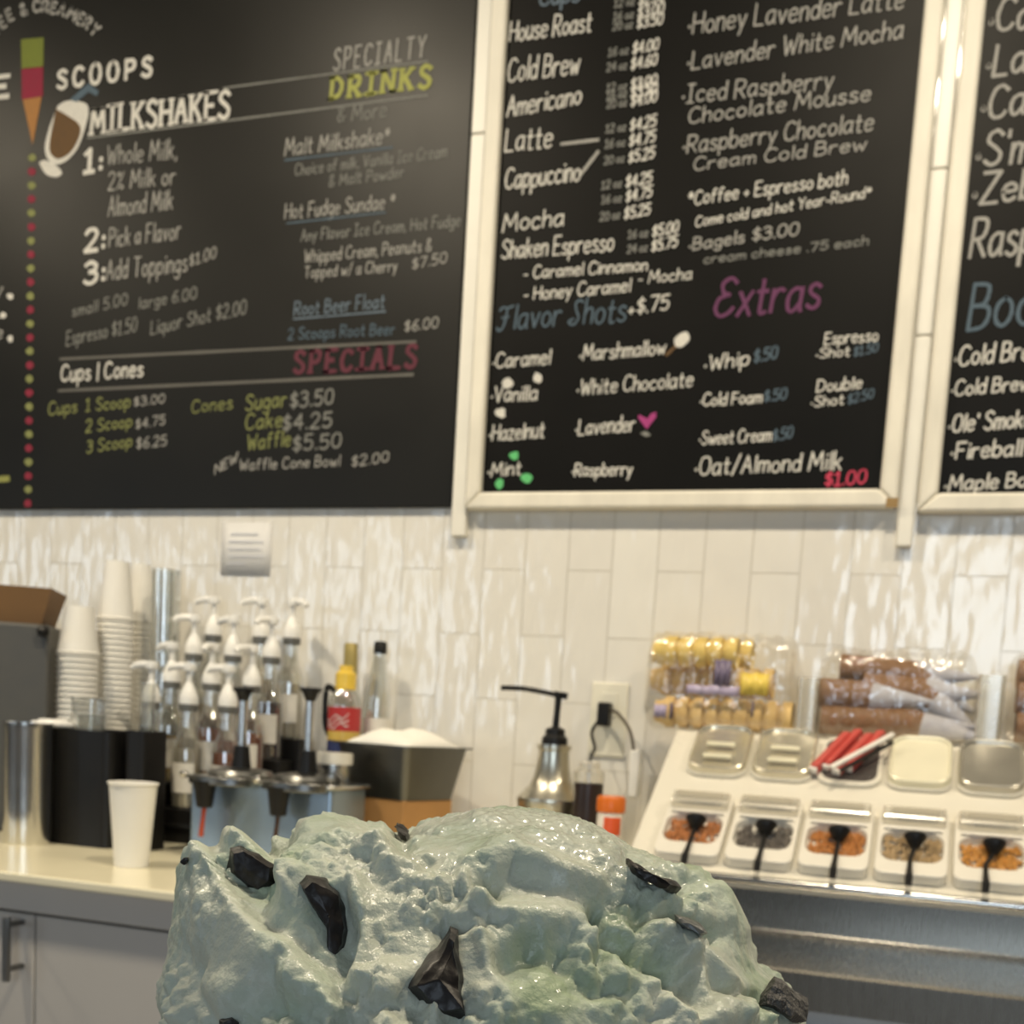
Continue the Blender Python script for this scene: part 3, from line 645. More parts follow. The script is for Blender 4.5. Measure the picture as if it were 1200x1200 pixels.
# ---- white cup in front
Yc = -.563; c = at(154, 1014, Yc); m_ = mpp(154, 965, Yc)
wc = thing('paper_cup', 'single white paper cup standing alone at the front of the worktop', 'cup', (c.x, Yc, CT+.0005))
obj('cup_body', MB().lathe(cup_prof(19.5*m_, 27*m_, zt(154, 917, Yc)-CT), 34), PAPER, wc)

# ---- syrup bottles with white pumps
RACKX0 = at(158, 900, -.2).x; RACKX1 = at(352, 900, -.1).x
rows = [(-.228, 830, [177, 221, 267]), (-.173, 806, [201, 248, 295]), (-.118, 773, [227, 273, 318]), (-.063, 751, [250, 306, 342])]
rk = thing('bottle_rack', 'dark stepped rack holding the white pump syrup bottles', 'rack', (0, 0, 0))
BH = .185
for i, (Y, yc, xs) in enumerate(rows):
    zc = at(xs[1], yc, Y).z; zs = zc - BH - .001
    obj('rack_step', MB().box((at(xs[0], yc, Y).x-.04, Y-.0272, CT), (at(xs[-1], yc, Y).x+.04, Y+.0272, zs)), BLACK, rk, bevel=.002)
    rows[i] = (Y, yc, xs, zs)
Yf = rows[0][0]-.031
obj('rack_strip', MB().box((at(172, 970, Yf).x, Yf-.002, CT+.030), (at(225, 970, Yf).x, Yf+.002, CT+.038)), STEEL, rk)
R_ = .0268
bottle_prof = [(0,0),(R_*.92,0),(R_,.005),(R_,.105),(R_*.93,.122),(R_*.55,.142),(.0135,.152),(.0125,.175),(.0125,BH-.004)]
LABELM = mat('bottle_label', (.72,.69,.62), .6, vary=.12, scale=60)
SYR = {'amber': mat('amber_syrup', (.28,.075,.012), .12, vary=.1, coat=.5), 'dark': mat('dark_syrup', (.05,.02,.012), .12, coat=.5),
       'clearish': mat('pale_syrup', (.50,.45,.36), .15, coat=.5), 'gold': mat('gold_syrup', (.55,.33,.06), .12, coat=.5)}
def syrup(label, x, Y, z, ang, liq, level):
    t = thing('syrup_bottle', label, 'bottle', (x, Y, z+.0005), group='syrup bottles with white pumps')
    g = obj('glass_body', MB().lathe(bottle_prof, 24), GLASS, t)
    obj('syrup', MB().lathe([(0,.003),(R_*.9,.004),(R_*.93,.01),(R_*.93,level),(0,level)], 20), SYR[liq], g)
    lm = MB(); n = 14
    lm.add([(R_*1.012*math.sin(-1.1+2.2*k/n), -R_*1.012*math.cos(-1.1+2.2*k/n), zz) for zz in (.03, .085) for k in range(n+1)], [(k, k+1, n+2+k, n+1+k) for k in range(n)])
    obj('label', lm, LABELM, g)
    p = obj('pump', MB().lathe([(0,BH+.008),(.0175,BH+.008),(.0178,BH+.015),(.017,BH+.023),(.0125,BH+.035),(.0075,BH+.045),(.0065,BH+.048),(0,BH+.048)], 20), WPLAST, t)
    obj('collar', MB().lathe([(0,BH-.005),(.0165,BH-.005),(.0172,BH),(.0168,BH+.0085),(0,BH+.0085)], 20), mat('smoke_collar', (.12,.12,.11), .4), t)
    hd = MB().tube([(0,0,BH+.046),(0,0,BH+.072)], .0052, 10)
    hd.lathe([(0,BH+.069),(.011,BH+.069),(.0125,BH+.075),(.011,BH+.083),(0,BH+.083)], 16)
    dx, dy = math.cos(ang), math.sin(ang)
    hd.tube([(0,0,BH+.077),(dx*.018,dy*.018,BH+.077),(dx*.034,dy*.034,BH+.074),(dx*.040,dy*.040,BH+.068)], [.0075,.007,.0065,.005], 10)
    obj('pump_head', hd, WPLAST, p)
    return t
front_names = ['left', 'middle', 'right']
rown = ['front row of the stepped rack', 'second row of the stepped rack', 'third row of the stepped rack', 'back row of the stepped rack']
angs = [3.3, 3.6, 3.5, 2.9, 4.9, 4.4, 3.9, 3.0, 4.4, 3.35, 3.7, 5.9]
liqs = ['clearish','clearish','amber','gold','amber','amber','clearish','amber','dark','clearish','gold','clearish']
q = 0
for i, (Y, yc, xs, zs) in enumerate(rows):
    for j, x in enumerate(xs):
        X = at(x, yc, Y).x
        syrup(f'clear syrup bottle with white pump, {front_names[j]} one in the {rown[i]}', X, Y, zs, angs[q], liqs[q], [.10,.112,.108,.09,.11,.105][q % 6]); q += 1
# ---- twin sauce warmer
Yw = -.40
xa_ = at(222, 960, Yw).x; xb_ = at(388, 960, Yw).x; zt_ = zt(300, 918, Yw); dp = .125
tw = thing('sauce_warmer', 'stainless twin sauce warmer with two black topped pumps', 'warmer', ((xa_+xb_)/2, Yw, CT))
ww = (xb_-xa_)/2; H = zt_-CT
obj('warmer_body', MB().box((-ww, 0, .006), (ww, dp, H)), mat('pale_blue_steel', (.30,.38,.46), .30, .8, .08, 25), tw, bevel=.006)
tp = MB().prism([(x, y+dp/2) for x, y in rrect(ww+.014, dp/2+.012, .03)], H, H+.006); obj('top_plate', tp, CHROME, tw, bevel=.002)
for k, (pxk, ysp, dr) in enumerate([(283, 945, 'red'), (361, 955, 'dark')]):
    pz = Vector((at(pxk, 890, Yw+.062).x-(xa_+xb_)/2, .062, H+.006))
    lid = obj('well_lid', MB().lathe([(0,0),(.054,0),(.057,.004),(.052,.010),(.03,.014),(0,.015)], 30, pz), DKSTEEL, tw)
    hk = zt(pxk, 806, Yw+.062)-CT-H-.006
    obj('pump_collar', MB().lathe([(0,.012),(.017,.012),(.015,.03),(.0125,.052),(0,.052)], 20, pz), BLACK, tw)
    st = obj('pump_shaft', MB().tube([pz+Vector((0,0,.05)), pz+Vector((0,0,hk-.012))], .0075, 14), STEEL, tw)
    obj('pump_knob', MB().lathe([(0,hk-.022),(.008,hk-.022),(.013,hk-.009),(.0185,hk-.004),(.0185,hk),(0,hk+.001)], 20, pz), BLACK, tw)
    sx = at(240 if k == 0 else 327, 930, Yw-.035).x-(xa_+xb_)/2
    zsp = H-.004
    sm = MB().prism([(sx-.021,-.02),(sx+.021,-.02),(sx+.026,.02),(sx-.026,.02)], zsp-.03, zsp+.012)
    # D-shaped apron in front of each well
    ap = MB().prism([(sx+.058*math.cos(a_)+.015, -.012+.035*math.sin(a_)) for a_ in [PI+PI*i/14 for i in range(15)]], H-.006, H+.008)
    obj('drip_apron', ap, DKSTEEL, tw, bevel=.002)
    z0 = zt(240 if k == 0 else 327, ysp, Yw-.035)-CT
    obj('spout', MB().lathe([(0,H),(.020,H),(.018,H-.01),(.0135,z0),(.010,z0-.002),(0,z0-.002)], 20, (sx,-.035,0)), BLACK, tw)
    ds = obj('sauce_drip', MB().tube([(sx,-.035,z0),(sx-.002,-.035,z0-.02),(sx-.006,-.034,max(z0-.05, .002))], [.0042,.0036,.0045], 10), mat('red_sauce', (.40,.045,.012), .15, coat=.6) if dr == 'red' else SYR['dark'], tw)
    ds['label'] = 'thin red sauce drip' if dr == 'red' else 'dark chocolate drip'
    obj('lid_bead', MB().lathe([(0,-.007),(.005,-.005),(.007,0),(.005,.005),(0,.007)], 12, (sx-.045,-.03,H+.008)), CHROME, tw)
# little jar behind right end of the warmer
c = at(393, 905, -.30); m_ = mpp(393, 905, -.30)
jr = thing('small_jar', 'small pale lidded jar on the right end of the sauce warmer', 'jar', (at(392,905,-.28).x, -.28, CT+H+.0065))
jh = zt(392, 882, -.28)-CT-H-.0065
obj('jar_body', MB().lathe([(0,0),(19*m_,0),(20*m_,.003),(20*m_,jh*.6),(0,jh*.6)], 24), STEEL, jr)
obj('jar_lid', MB().lathe([(0,jh*.6),(21*m_,jh*.6),(21.5*m_,jh*.7),(21*m_,jh),(0,jh)], 24), mat('ivory_lid', (.74,.71,.62), .4), jr)

# ---- bottles at the wall
Yk = -.085
def px_lathe(px, ys_r, Y, n=28):
    """profile from (y pixel, half width in pixels)"""
    return [(r*mpp(px, y, Y), zt(px, y, Y)) for y, r in ys_r]
c = at(400, 860, Yk); m_ = mpp(400, 830, Yk)
ja = thing('sauce_jug', 'sauce jug with yellow cap, red label and dark handle by the wall', 'jug', (at(404,830,Yk-.03).x, Yk-.03, CT+.0005))
def Z(y): return zt(400, y, Yk-.03)-CT
obj('jug_body', MB().lathe([(0,0),(17*m_,0),(18.5*m_,.006),(18.5*m_,Z(828)),(17*m_,Z(818)),(11*m_,Z(808)),(0,Z(808))], 26), GLASS, ja)
obj('yellow_band', MB().lathe([(18.7*m_,Z(869)),(18.8*m_,Z(857))], 26), mat('yellow_jug', (.62,.43,.09), .3), ja)
obj('sauce', MB().lathe([(0,.004),(17*m_,.005),(17*m_,Z(832)),(0,Z(832))], 22), mat('caramel_sauce', (.30,.12,.03), .2), ja)
obj('label', MB().lathe([(18.9*m_,Z(857)),(18.9*m_,Z(829))], 26), mat('red_label', (.45,.03,.03), .45), ja)['label'] = 'red label with a white script stroke'
lbm = MB()
for k in range(3):
    pts = [(.99*19.4*m_*math.sin(a_), Z(851-5*k)+.004*math.sin(a_*7+k)+.006*a_) for a_ in [-.75+1.5*i/16 for i in range(17)]]
    lbm.add([(x, -math.sqrt(max((19.4*m_)**2-x*x, 0)), z+dz) for dz in (-.0009, .0009) for x, z in pts], [(i, i+1, 18+i, 17+i) for i in range(16)])
obj('label_script', lbm, mat('label_white', (.8,.78,.74), .6), ja)
obj('blue_band', MB().lathe([(18.8*m_,.02),(18.8*m_,Z(868))], 26), mat('navy_band', (.03,.04,.12), .4), ja)
obj('cap', MB().lathe([(0,Z(808)),(12*m_,Z(808)),(12*m_,Z(790)),(8*m_,Z(786)),(8*m_,Z(780)),(0,Z(780))], 22), mat('yellow_cap', (.80,.55,.07), .35), ja)
hx = at(386, 830, Yk-.04).x-at(404,830,Yk-.03).x
obj('jug_handle', MB().tube(spline([(-11*m_,-.01,Z(810)),(hx-.004,-.012,Z(806)),(hx-.008,-.012,Z(822)),(hx-.006,-.012,Z(850)),(hx+.004,-.01,Z(864))]), .0055, 10), BLACK, ja)
def wall_bottle(label, px, Y, capm, y0, y1, y2, rc, rn, rb, liq=None):
    cx = at(px, 830, Y); m = mpp(px, 830, Y); zz = lambda y: zt(px, y, Y)-CT
    t = thing('tall_bottle', label, 'bottle', (cx.x, Y, CT+.0005))
    g = obj('glass_body', MB().lathe([(0,0),(rb*m,0),(rb*m*1.02,.006),(rb*m,zz(y2+28)),(rb*.8*m,zz(y2+8)),(rn*1.2*m,zz(y2-14)),(rn*m,zz(y1+4)),(rn*m,zz(y1))], 26), GLASS, t)
    obj('cap', MB().lathe([(0,zz(y1)-.002),(rc*m,zz(y1)-.002),(rc*.95*m,zz(y0)-.003),(rc*.8*m,zz(y0)),(0,zz(y0))], 20), capm, t)
    obj('label', MB().lathe([(rb*1.03*m,.055),(rb*1.03*m,zz(842))], 26), LABELM, g)
    if liq: obj('liquid', MB().lathe([(0,.004),(rb*.93*m,.005),(rb*.93*m,.05),(0,.05)], 20), SYR[liq], g)
wall_bottle('tall clear bottle with gold foil neck behind the sauce jug', 408.5, -.05, mat('gold_foil', (.34,.27,.09), .4, .3), 754, 790, 812, 8.5, 8, 17, 'gold')
wall_bottle('tall clear bottle with black cap right of the sauce jug', 442.5, -.06, BLACK, 752, 765, 795, 8, 7.5, 15, 'amber')

# ---- steel pan on a cardboard box
Yp = -.155; cx = at(470, 925, Yp); rot = math.radians(-17)
zb1 = zt(470, 938, Yp-.07); zr = zt(470, 874, Yp-.07)
cb = thing('cardboard_box', 'orange brown cardboard box under the steel pan', 'box', (cx.x, Yp, CT), rot)
obj('box_body', MB().box((-.066, -.066, 0), (.066, .066, zb1-CT)), CARD2, cb, bevel=.001)
ps = thing('steel_pan', 'square dark steel pan standing on the cardboard box', 'pan', (cx.x, Yp, zb1+.0008), rot)
ph = zr-zb1
def pan(w0, w1, h, lip, t=.0015):
    o0 = rrect(w0, w0, .012); o1 = rrect(w1, w1, .016); ol = rrect(w1+lip, w1+lip, .018); i1 = rrect(w1-t, w1-t, .015); i0 = rrect(w0-t, w0-t, .011); n = len(o0)
    vs = [(x,y,0) for x,y in o0]+[(x,y,h-.003) for x,y in o1]+[(x,y,h-.003) for x,y in ol]+[(x,y,h) for x,y in ol]+[(x,y,h) for x,y in i1]+[(x,y,t) for x,y in i0]
    fs = [tuple(range(n-1,-1,-1)), tuple(range(5*n,6*n))]
    for a_ in range(0, 5*n, n): fs += [(a_+k, a_+(k+1)%n, a_+n+(k+1)%n, a_+n+k) for k in range(n)]
    return MB().add(vs, fs)
obj('pan_body', pan(.068, .086, ph, .009), mat('dull_steel', (.17,.17,.16), .36, 1., .1), ps)
# white towel heaped in the pan
tm = MB(); N = 22
vs = []
for j in range(N+1):
    for i in range(N+1):
        u, v = i/N*2-1, j/N*2-1
        e = max(0, (1-abs(u)**2.5)*(1-abs(v)**2.5))
        z = .026*e**.6 + .010*e*(noise.noise(Vector((u*1.7+3, v*1.7, 1.3)))+.25) + .004*noise.noise(Vector((u*5, v*5, 4)))*e
        vs.append((u*.076, v*.076, z))
tm.add(vs, [(j*(N+1)+i, j*(N+1)+i+1, (j+1)*(N+1)+i+1, (j+1)*(N+1)+i) for j in range(N) for i in range(N)])
n0 = len(tm.v); tm.add([(x, y, -.02) for x, y in ((-.068,-.068),(.068,-.068),(.068,.068),(-.068,.068))], [])
tw_ = obj('white_towel', tm, mat('towel_white', (.86,.84,.77), .85, vary=.04, bump=.3, bscale=200), loc=(cx.x, Yp, zr-.006))
tw_.rotation_euler = (0, 0, rot); so = tw_.modifiers.new('s', 'SOLIDIFY'); so.thickness = .004
tag(tw_, 'white folded towel heaped in the square steel pan', 'towel')

# ---- bell shaped steel dispenser
Yd = -.17; pcx = 648
m_ = mpp(pcx, 900, Yd); c = at(pcx, 900, Yd)
dz = lambda y: zt(pcx, y, Yd)-CT
bd = thing('pump_dispenser', 'bell shaped brushed steel dispenser with long black pump spout', 'dispenser', (c.x, Yd, CT+.0005))
obj('dispenser_body', MB().lathe([(0,0),(38*m_,0),(39*m_,.004),(39*m_,dz(945)),(40.5*m_,dz(940)),(40*m_,dz(936)),(34*m_,dz(930)),(27*m_,dz(922)),(22.5*m_,dz(912)),(19.5*m_,dz(898)),(18*m_,dz(884)),(18*m_,dz(880)),(20*m_,dz(878)),(20*m_,dz(873)),(0,dz(872))], 44), mat('warm_brushed_steel', (.60,.57,.47), .3, 1., .06, 30, brushed=(1,1,20)), bd)
obj('pump_collar', MB().lathe([(0,dz(873)),(15.5*m_,dz(873)),(15*m_,dz(865)),(11.5*m_,dz(861)),(11.5*m_,dz(855)),(6*m_,dz(852)),(0,dz(852))], 24), BLACK, bd)
ps_ = obj('pump_stem', MB().tube([(0,0,dz(853)),(.001,0,dz(835)),(.002,0,dz(815))], [.0062,.0055,.0062], 12), BLACK, bd)
hx0 = at(587, 809, Yd-.03).x-c.x
sp_ = MB().tube(spline([(.014,.004,dz(816)),(.002,0,dz(815)),(-.020,-.008,dz(812.5)),(hx0*.6,-.02,dz(809.5)),(hx0,-.03,dz(810))]), .0045, 10)
sp_.tube([(.0,0,dz(818)),(.003,0,dz(811))], .008, 12); sp_.tube([(.010,.003,dz(819)),(.0115,.003,dz(811))], .0062, 10)
obj('pump_spout', sp_, BLACK, bd, sharp=1.2)

# ---- wall outlet with cords
oz0 = at(700, 886, -.006).z; oz1 = at(700, 799, -.006).z; ox0 = at(692, 830, -.006).x; ox1 = at(735, 830, -.006).x
ot = thing('wall_outlet', 'cream wall outlet with a black plug on the tiles', 'outlet', ((ox0+ox1)/2, 0, (oz0+oz1)/2))
w2 = (ox1-ox0)/2; h2 = (oz1-oz0)/2
obj('cover_plate', MB().box((-w2, -.007, -h2), (w2, -.0005, h2)), mat('ivory_plastic', (.80,.77,.64), .35, vary=.03), ot, bevel=.003)
obj('receptacle', MB().box((-w2*.45, -.009, h2*.08), (w2*.45, -.0068, h2*.72)), mat('ivory_plastic', (0,0,0)), ot, bevel=.002)
pg = at(708, 836, -.03)
pl_ = thing('power_plug', 'black power plug in the wall outlet with two cords hanging down', 'plug', (pg.x, -.0095, pg.z))
obj('plug_body', MB().box((-.011, -.032, -.023), (.011, 0, .02)), BLACK, pl_, bevel=.004)
pA = at(692, 890, -.06) - Vector(pl_.location); pB = at(743, 884, -.045) - Vector(pl_.location)
obj('cord', MB().tube(spline([(-.006,-.025,-.010),(-.018,-.03,-.035),pA+Vector((.004,.01,.02)),pA,pA+Vector((-.001,0,-.08)),pA+Vector((-.002,0,-.14))]), .003, 8), BLACK, pl_)
obj('cord', MB().tube(spline([(.009,-.02,.006),(.025,-.024,.002),(pB.x-.012,-.03,-.028),(pB.x,pB.y,pB.z)]), .003, 8), mat('brown_cord', (.09,.075,.055), .5), pl_)
a0 = at(736, 934, -.045); a1 = at(751, 881, -.045)
obj('power_adapter', MB().box((a0.x-pg.x, -.045, a0.z-pg.z), (a1.x-pg.x, -.018, a1.z-pg.z+.002)), WPLAST, pl_, bevel=.003)['label'] = 'white adapter block at the end of the cord'

# ---- squeeze bottle and spice jar
Yq = -.22; c = at(689, 930, Yq); m_ = mpp(689, 930, Yq); sz = lambda y: zt(689, y, Yq)-CT
sq = thing('sauce_bottle', 'dark chocolate sauce bottle with a clear cap behind the steel dispenser', 'bottle', (c.x, Yq, CT+.0005))
obj('bottle_body', MB().lathe([(0,0),(17*m_,0),(17.5*m_,.004),(17.5*m_,sz(918)),(0,sz(917))], 24), mat('chocolate_bottle', (.022,.013,.011), .3, vary=.2), sq)
obj('cap', MB().lathe([(0,sz(917)),(18*m_,sz(917)),(18*m_,sz(905)),(13*m_,sz(901)),(12*m_,sz(894)),(9*m_,sz(892)),(0,sz(892))], 24), TUB, sq)
Yq = -.30; c = at(715, 960, Yq); m_ = mpp(715, 955, Yq); sz = lambda y: zt(715, y, Yq)-CT
sj = thing('spice_jar', 'small jar with an orange cap and red and white label', 'jar', (c.x, Yq, CT+.0005))
obj('jar_body', MB().lathe([(0,0),(15*m_,0),(15.5*m_,.003),(15.5*m_,sz(955)),(14*m_,sz(951)),(0,sz(951))], 24), mat('spice_label_white', (.75,.70,.62), .4), sj)
lm = MB(); n = 12
lm.add([(15.8*m_*math.sin(-.25+1.4*k/n), -15.8*m_*math.cos(-.25+1.4*k/n), zz) for zz in (sz(978), sz(957)) for k in range(n+1)], [(k, k+1, n+2+k, n+1+k) for k in range(n)])
obj('label', lm, mat('spice_red', (.65,.09,.02), .4), sj)
obj('cap', MB().lathe([(0,sz(952)),(16.5*m_,sz(952)),(17*m_,sz(949)),(17*m_,sz(936)),(15*m_,sz(933)),(0,sz(933))], 28), mat('orange_cap', (.62,.14,.012), .35), sj)
# ------------------------------------------------------------------ prep table with sloped topping rail
PX0, PX1 = -.355, .80
LYF = -.75                                    # front lip
pt_ = thing('prep_table', 'stainless prep table with a sloped cream topping rail', 'prep table', (0, 0, 0))
obj('front_ledge', MB().prism([(LYF,.872),(LYF,CT-.003),(LYF+.004,CT),(-.505,CT),(-.505,.90),(LYF+.02,.90),(LYF+.02,.872)], PX0, PX1, 'x'), STEELH, pt_, smooth=False)
obj('riser_panel', MB().prism([(-.508,CT-.01),(-.508,.987),(-.48,.987),(-.48,CT-.01)], PX0, PX1, 'x'), STEELH, pt_, smooth=False)
obj('cabinet_body', MB().box((PX0+.01, -.70, .08), (PX1-.01, -.01, .895)), mat('satin_steel', (.45,.44,.42), .4, 1., .1), pt_)
for x0 in (-.33, .10): obj('cabinet_door', MB().box((x0, -.722, .12), (x0+.41, -.7, .845)), mat('pale_steel_door', (.75,.72,.65), .35, .3, .05), pt_, bevel=.004)
S0 = Vector((0, -.50, .993)); S1 = Vector((0, -.20, 1.178)); ST = (S1-S0).normalized(); SN = Vector((0, -ST.z, ST.y)); SL = (S1-S0).length
obj('sloped_top', MB().prism([(-.512,.975),(-.516,.983),(-.512,.992),(-.50,.993),(-.20,1.178),(-.004,1.178),(-.004,.95),(-.48,.95)], PX0, PX1, 'x'), CREAM, pt_, bevel=.003, smooth=False)
obj('bright_line_bead', MB().tube([(PX0,-.5095,CT+.001),(PX1,-.5095,CT+.001)], .0035, 10), CHROME, pt_)  # bead added to give the ledge back its thin bright line
obj('nose_trim', MB().tube([(PX0,-.514,.984),(PX1,-.514,.984)], .0065, 12), CHROME, pt_)
MS = Matrix(((1, 0, 0, 0), (0, ST.y, SN.y, S0.y), (0, ST.z, SN.z, S0.z), (0, 0, 0, 1)))   # (x, s, n) -> world
def slope_empty(name, label, cat, x, s, n=.0, group=None):
    t = thing(name, label, cat, (0, 0, 0), group=group); t.matrix_world = MS @ Matrix.Translation((x, s, n)); return t
PITCH = .0972; XC = [-.272 + PITCH*k for k in range(8)]
def lid_mesh(w, d, h):
    o = rrect(w, d, .026, 7); n = len(o)
    rings = [(1, 0), (1.0, h*.5), (.985, h*.85), (.95, h), (.90, h*.9), (.87, h*.62), (.6, h*.60)]
    vs = [(x*k, y*k, z) for k, z in rings for x, y in o]
    fs = [tuple(range(n-1, -1, -1)), tuple(range((len(rings)-1)*n, len(rings)*n))]
    for r in range(len(rings)-1): fs += [(r*n+k, r*n+(k+1)%n, (r+1)*n+(k+1)%n, (r+1)*n+k) for k in range(n)]
    return MB().add(vs, fs)
LIDM = mat('worn_steel_lid', (.70,.66,.54), .26, .75, .12, 25)
LIDG = mat('grey_steel_lid', (.52,.50,.44), .34, .85, .12, 25)
LIDP = mat('pale_lid', (.80,.76,.58), .35, .2, .08, 20)
names = ['leftmost', 'second from the left', 'third from the left', 'fourth from the left', 'fifth from the left', 'sixth from the left', 'seventh from the left', 'rightmost']
for k, x in enumerate(XC):
    w_, d_ = .0455, .066
    up = slope_empty('topping_pan', f'square topping pan in the upper row of the rail, {names[k]}' if k != 2 else 'open square topping pan holding red packets in the upper row of the rail', 'pan', x+.001, .287, .0006, 'upper topping pans')
    obj('pan_rim', MB().prism(rrect(w_, d_, .024, 6), 0, .006), CREAM, up, bevel=.0015)
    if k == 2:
        obj('pan_floor', MB().prism(rrect(w_*.86, d_*.86, .02, 6), .006, .0068), mat('pan_shadow_steel', (.10,.09,.085), .5, .5), up)  # shade inside the open pan put into a thin darker sheet
    else:
        ld_ = obj('pan_lid', lid_mesh(w_*.97, d_*.97, .012), LIDM if k < 2 else (LIDP if k == 3 else LIDG), up); ld_.location = (0, 0, .006)
        if k < 2:
            for sgn in (-1, 1): obj('lid_ridge', MB().prism(rrect(.022, .0045, .004, 4), .0135, .0175), LIDP, ld_, bevel=.001).location = (0, -.012+sgn*.017-.008, 0)
# red packets in the open pan
PKT = mat('red_packet', (.52,.075,.06), .35, vary=.2); PKW = mat('packet_white', (.78,.74,.68), .4)
for k in range(4):
    t = thing('red_packet', f'red foil packet standing in the open topping pan, {ORD[k]} from the left', 'packet', group='red packets in the open pan')
    t.matrix_world = MS @ Matrix.Translation((XC[2]-.029+.0165*k, .288+.010*(k % 2), .013)) @ Matrix.Rotation(math.radians(-24), 4, 'Z') @ Matrix.Rotation(math.radians(6), 4, 'X')
    obj('packet_body', MB().add([(-.0082,-.052,0),(.0075,-.052,0),(.0082,.05,.002),(-.0075,.05,.002),(-.0072,-.047,.012),(.006,-.047,.017),(.0062,.046,.016),(-.0072,.046,.011)],
        [(0,3,2,1),(4,5,6,7),(0,1,5,4),(1,2,6,5),(2,3,7,6),(3,0,4,7)]), PKT, t, bevel=.003)
    obj('packet_edge', MB().box((-.0065, -.054, .002), (.0062, -.049, .011)), PKW, t, bevel=.001)
t = thing('white_tongs', 'white handled tongs lying across the open topping pan', 'tongs')
t.matrix_world = MS @ Matrix.Translation((XC[2]+.014, .262, .034)) @ Matrix.Rotation(math.radians(-38), 4, 'Z')
obj('tong_arm', MB().box((-.004, -.06, 0), (.004, .07, .006)), PKW, t, bevel=.002)
obj('tong_arm', MB().box((.006, -.05, -.006), (.011, .06, 0)), BLACK, t, bevel=.002)
# lower bins with clear hoods
TOP = [('toffee bits', mat('toffee_bits', (.45,.19,.07), .4, vary=.6, scale=150)), ('grey cookie crumbs', mat('cookie_crumbs', (.15,.13,.11), .5, vary=.6, scale=200)), ('orange brown candy pieces', mat('candy_pieces', (.50,.22,.07), .35, vary=.6, scale=150)),
       ('tan crumble', mat('tan_crumble', (.42,.30,.16), .5, vary=.6, scale=170)), ('peanut butter pieces', mat('peanut_pieces', (.56,.28,.07), .4, vary=.6, scale=150))]
def crumbs(w, d, n, r):
    mb = MB()
    for i in range(n):
        x, y = random.uniform(-w, w), random.uniform(-d, d); z = random.uniform(0, .003); q = r*random.uniform(.6, 1.2)
        a_ = [random.uniform(.6, 1.2)*q for _ in range(6)]
        mb.add([(x+a_[0],y,z),(x-a_[1],y,z),(x,y+a_[2],z),(x,y-a_[3],z),(x,y,z+a_[4]),(x,y,z-a_[5])], [(0,2,4),(2,1,4),(1,3,4),(3,0,4),(2,0,5),(1,2,5),(3,1,5),(0,3,5)])
    return mb
for k, x in enumerate(XC):
    nm = TOP[k % 5]
    b = slope_empty('topping_bin', f'frosted topping bin of {nm[0]}, {names[k]} in the lower row', 'bin', x-.001, .082, .0006, 'lower topping bins')
    hw, hd = .0455, .076
    # frame with an open mouth in the front half and a raised rear hood
    o = rrect(hw, hd, .012, 5); n = len(o)
    mouth = [(px_*.87, -.016+py_) for px_, py_ in rrect(hw, .033, .020, 5)]
    fr = MB()
    vs = [(a_, c_, 0) for a_, c_ in o] + [(a_*.985, c_*.99, .016) for a_, c_ in o] + [(a_, c_, .0175) for a_, c_ in mouth] + [(a_*.95, -.016+(c_+.016)*.93, .005) for a_, c_ in mouth]
    fs = [tuple(range(n-1, -1, -1))]
    for a_ in (0, n, 2*n): fs += [(a_+i, a_+(i+1)%n, a_+n+(i+1)%n, a_+n+i) for i in range(n)]
    fs.append(tuple(range(3*n, 4*n)))
    obj('bin_frame', fr.add(vs, fs), BINP, b, bevel=.0015, sharp=.5)
    hood = MB().prism([(.030,.0165),(.030,.027),(.036,.031),(.060,.029),(.072,.0165)], -hw*.9, hw*.9, 'x')
    obj('bin_hood', hood, TUB, b, bevel=.003, smooth=False)
    slot = MB().prism(rrect(hw*.7, .006, .005, 4), .0295, .0312); so_ = obj('hood_slot_shade', slot, mat('slot_shadow_plastic', (.36,.33,.26), .5), b); so_.location = (0, .047, 0)  # soft slot shadow on the hood, painted as a darker strip
    obj('mouth_lip', MB().tube([(-hw*.82, .019, .020), (hw*.82, .019, .020)], .0022, 8), BINP, b)
    st = slope_empty('bin_topping', f'{nm[0]} filling the lower topping bin, {names[k]}', 'topping', x-.001, .082-.016, .0085)
    st['kind'] = 'stuff'
    obj('pieces', crumbs(hw*.76, .027, 220, .0046), nm[1], st, smooth=False)
    # dark scoop handle hanging out of the mouth
    s_ = slope_empty('topping_spoon', f'black topping spoon in the lower bin, {names[k]}', 'spoon', x+.002, .064, .0165, 'black topping spoons')
    obj('spoon_knob', MB().lathe([(0,0),(.006,.001),(.010,.007),(.0145,.014),(.0150,.018),(.012,.021),(0,.022)], 18, M=Matrix.Rotation(math.radians(-52), 4, 'X')), BLACK, s_)
    kk = -.010 if k == 4 else (-.004 if k == 3 else 0)
    obj('spoon_stem', MB().tube([(0,.001,.002),(kk,-.028,.004),(kk,-.050,.005),(kk,-.071,.007),(kk,-.080,.0)], [.003,.003,.0035,.005,.0045], 10), BLACK, s_)

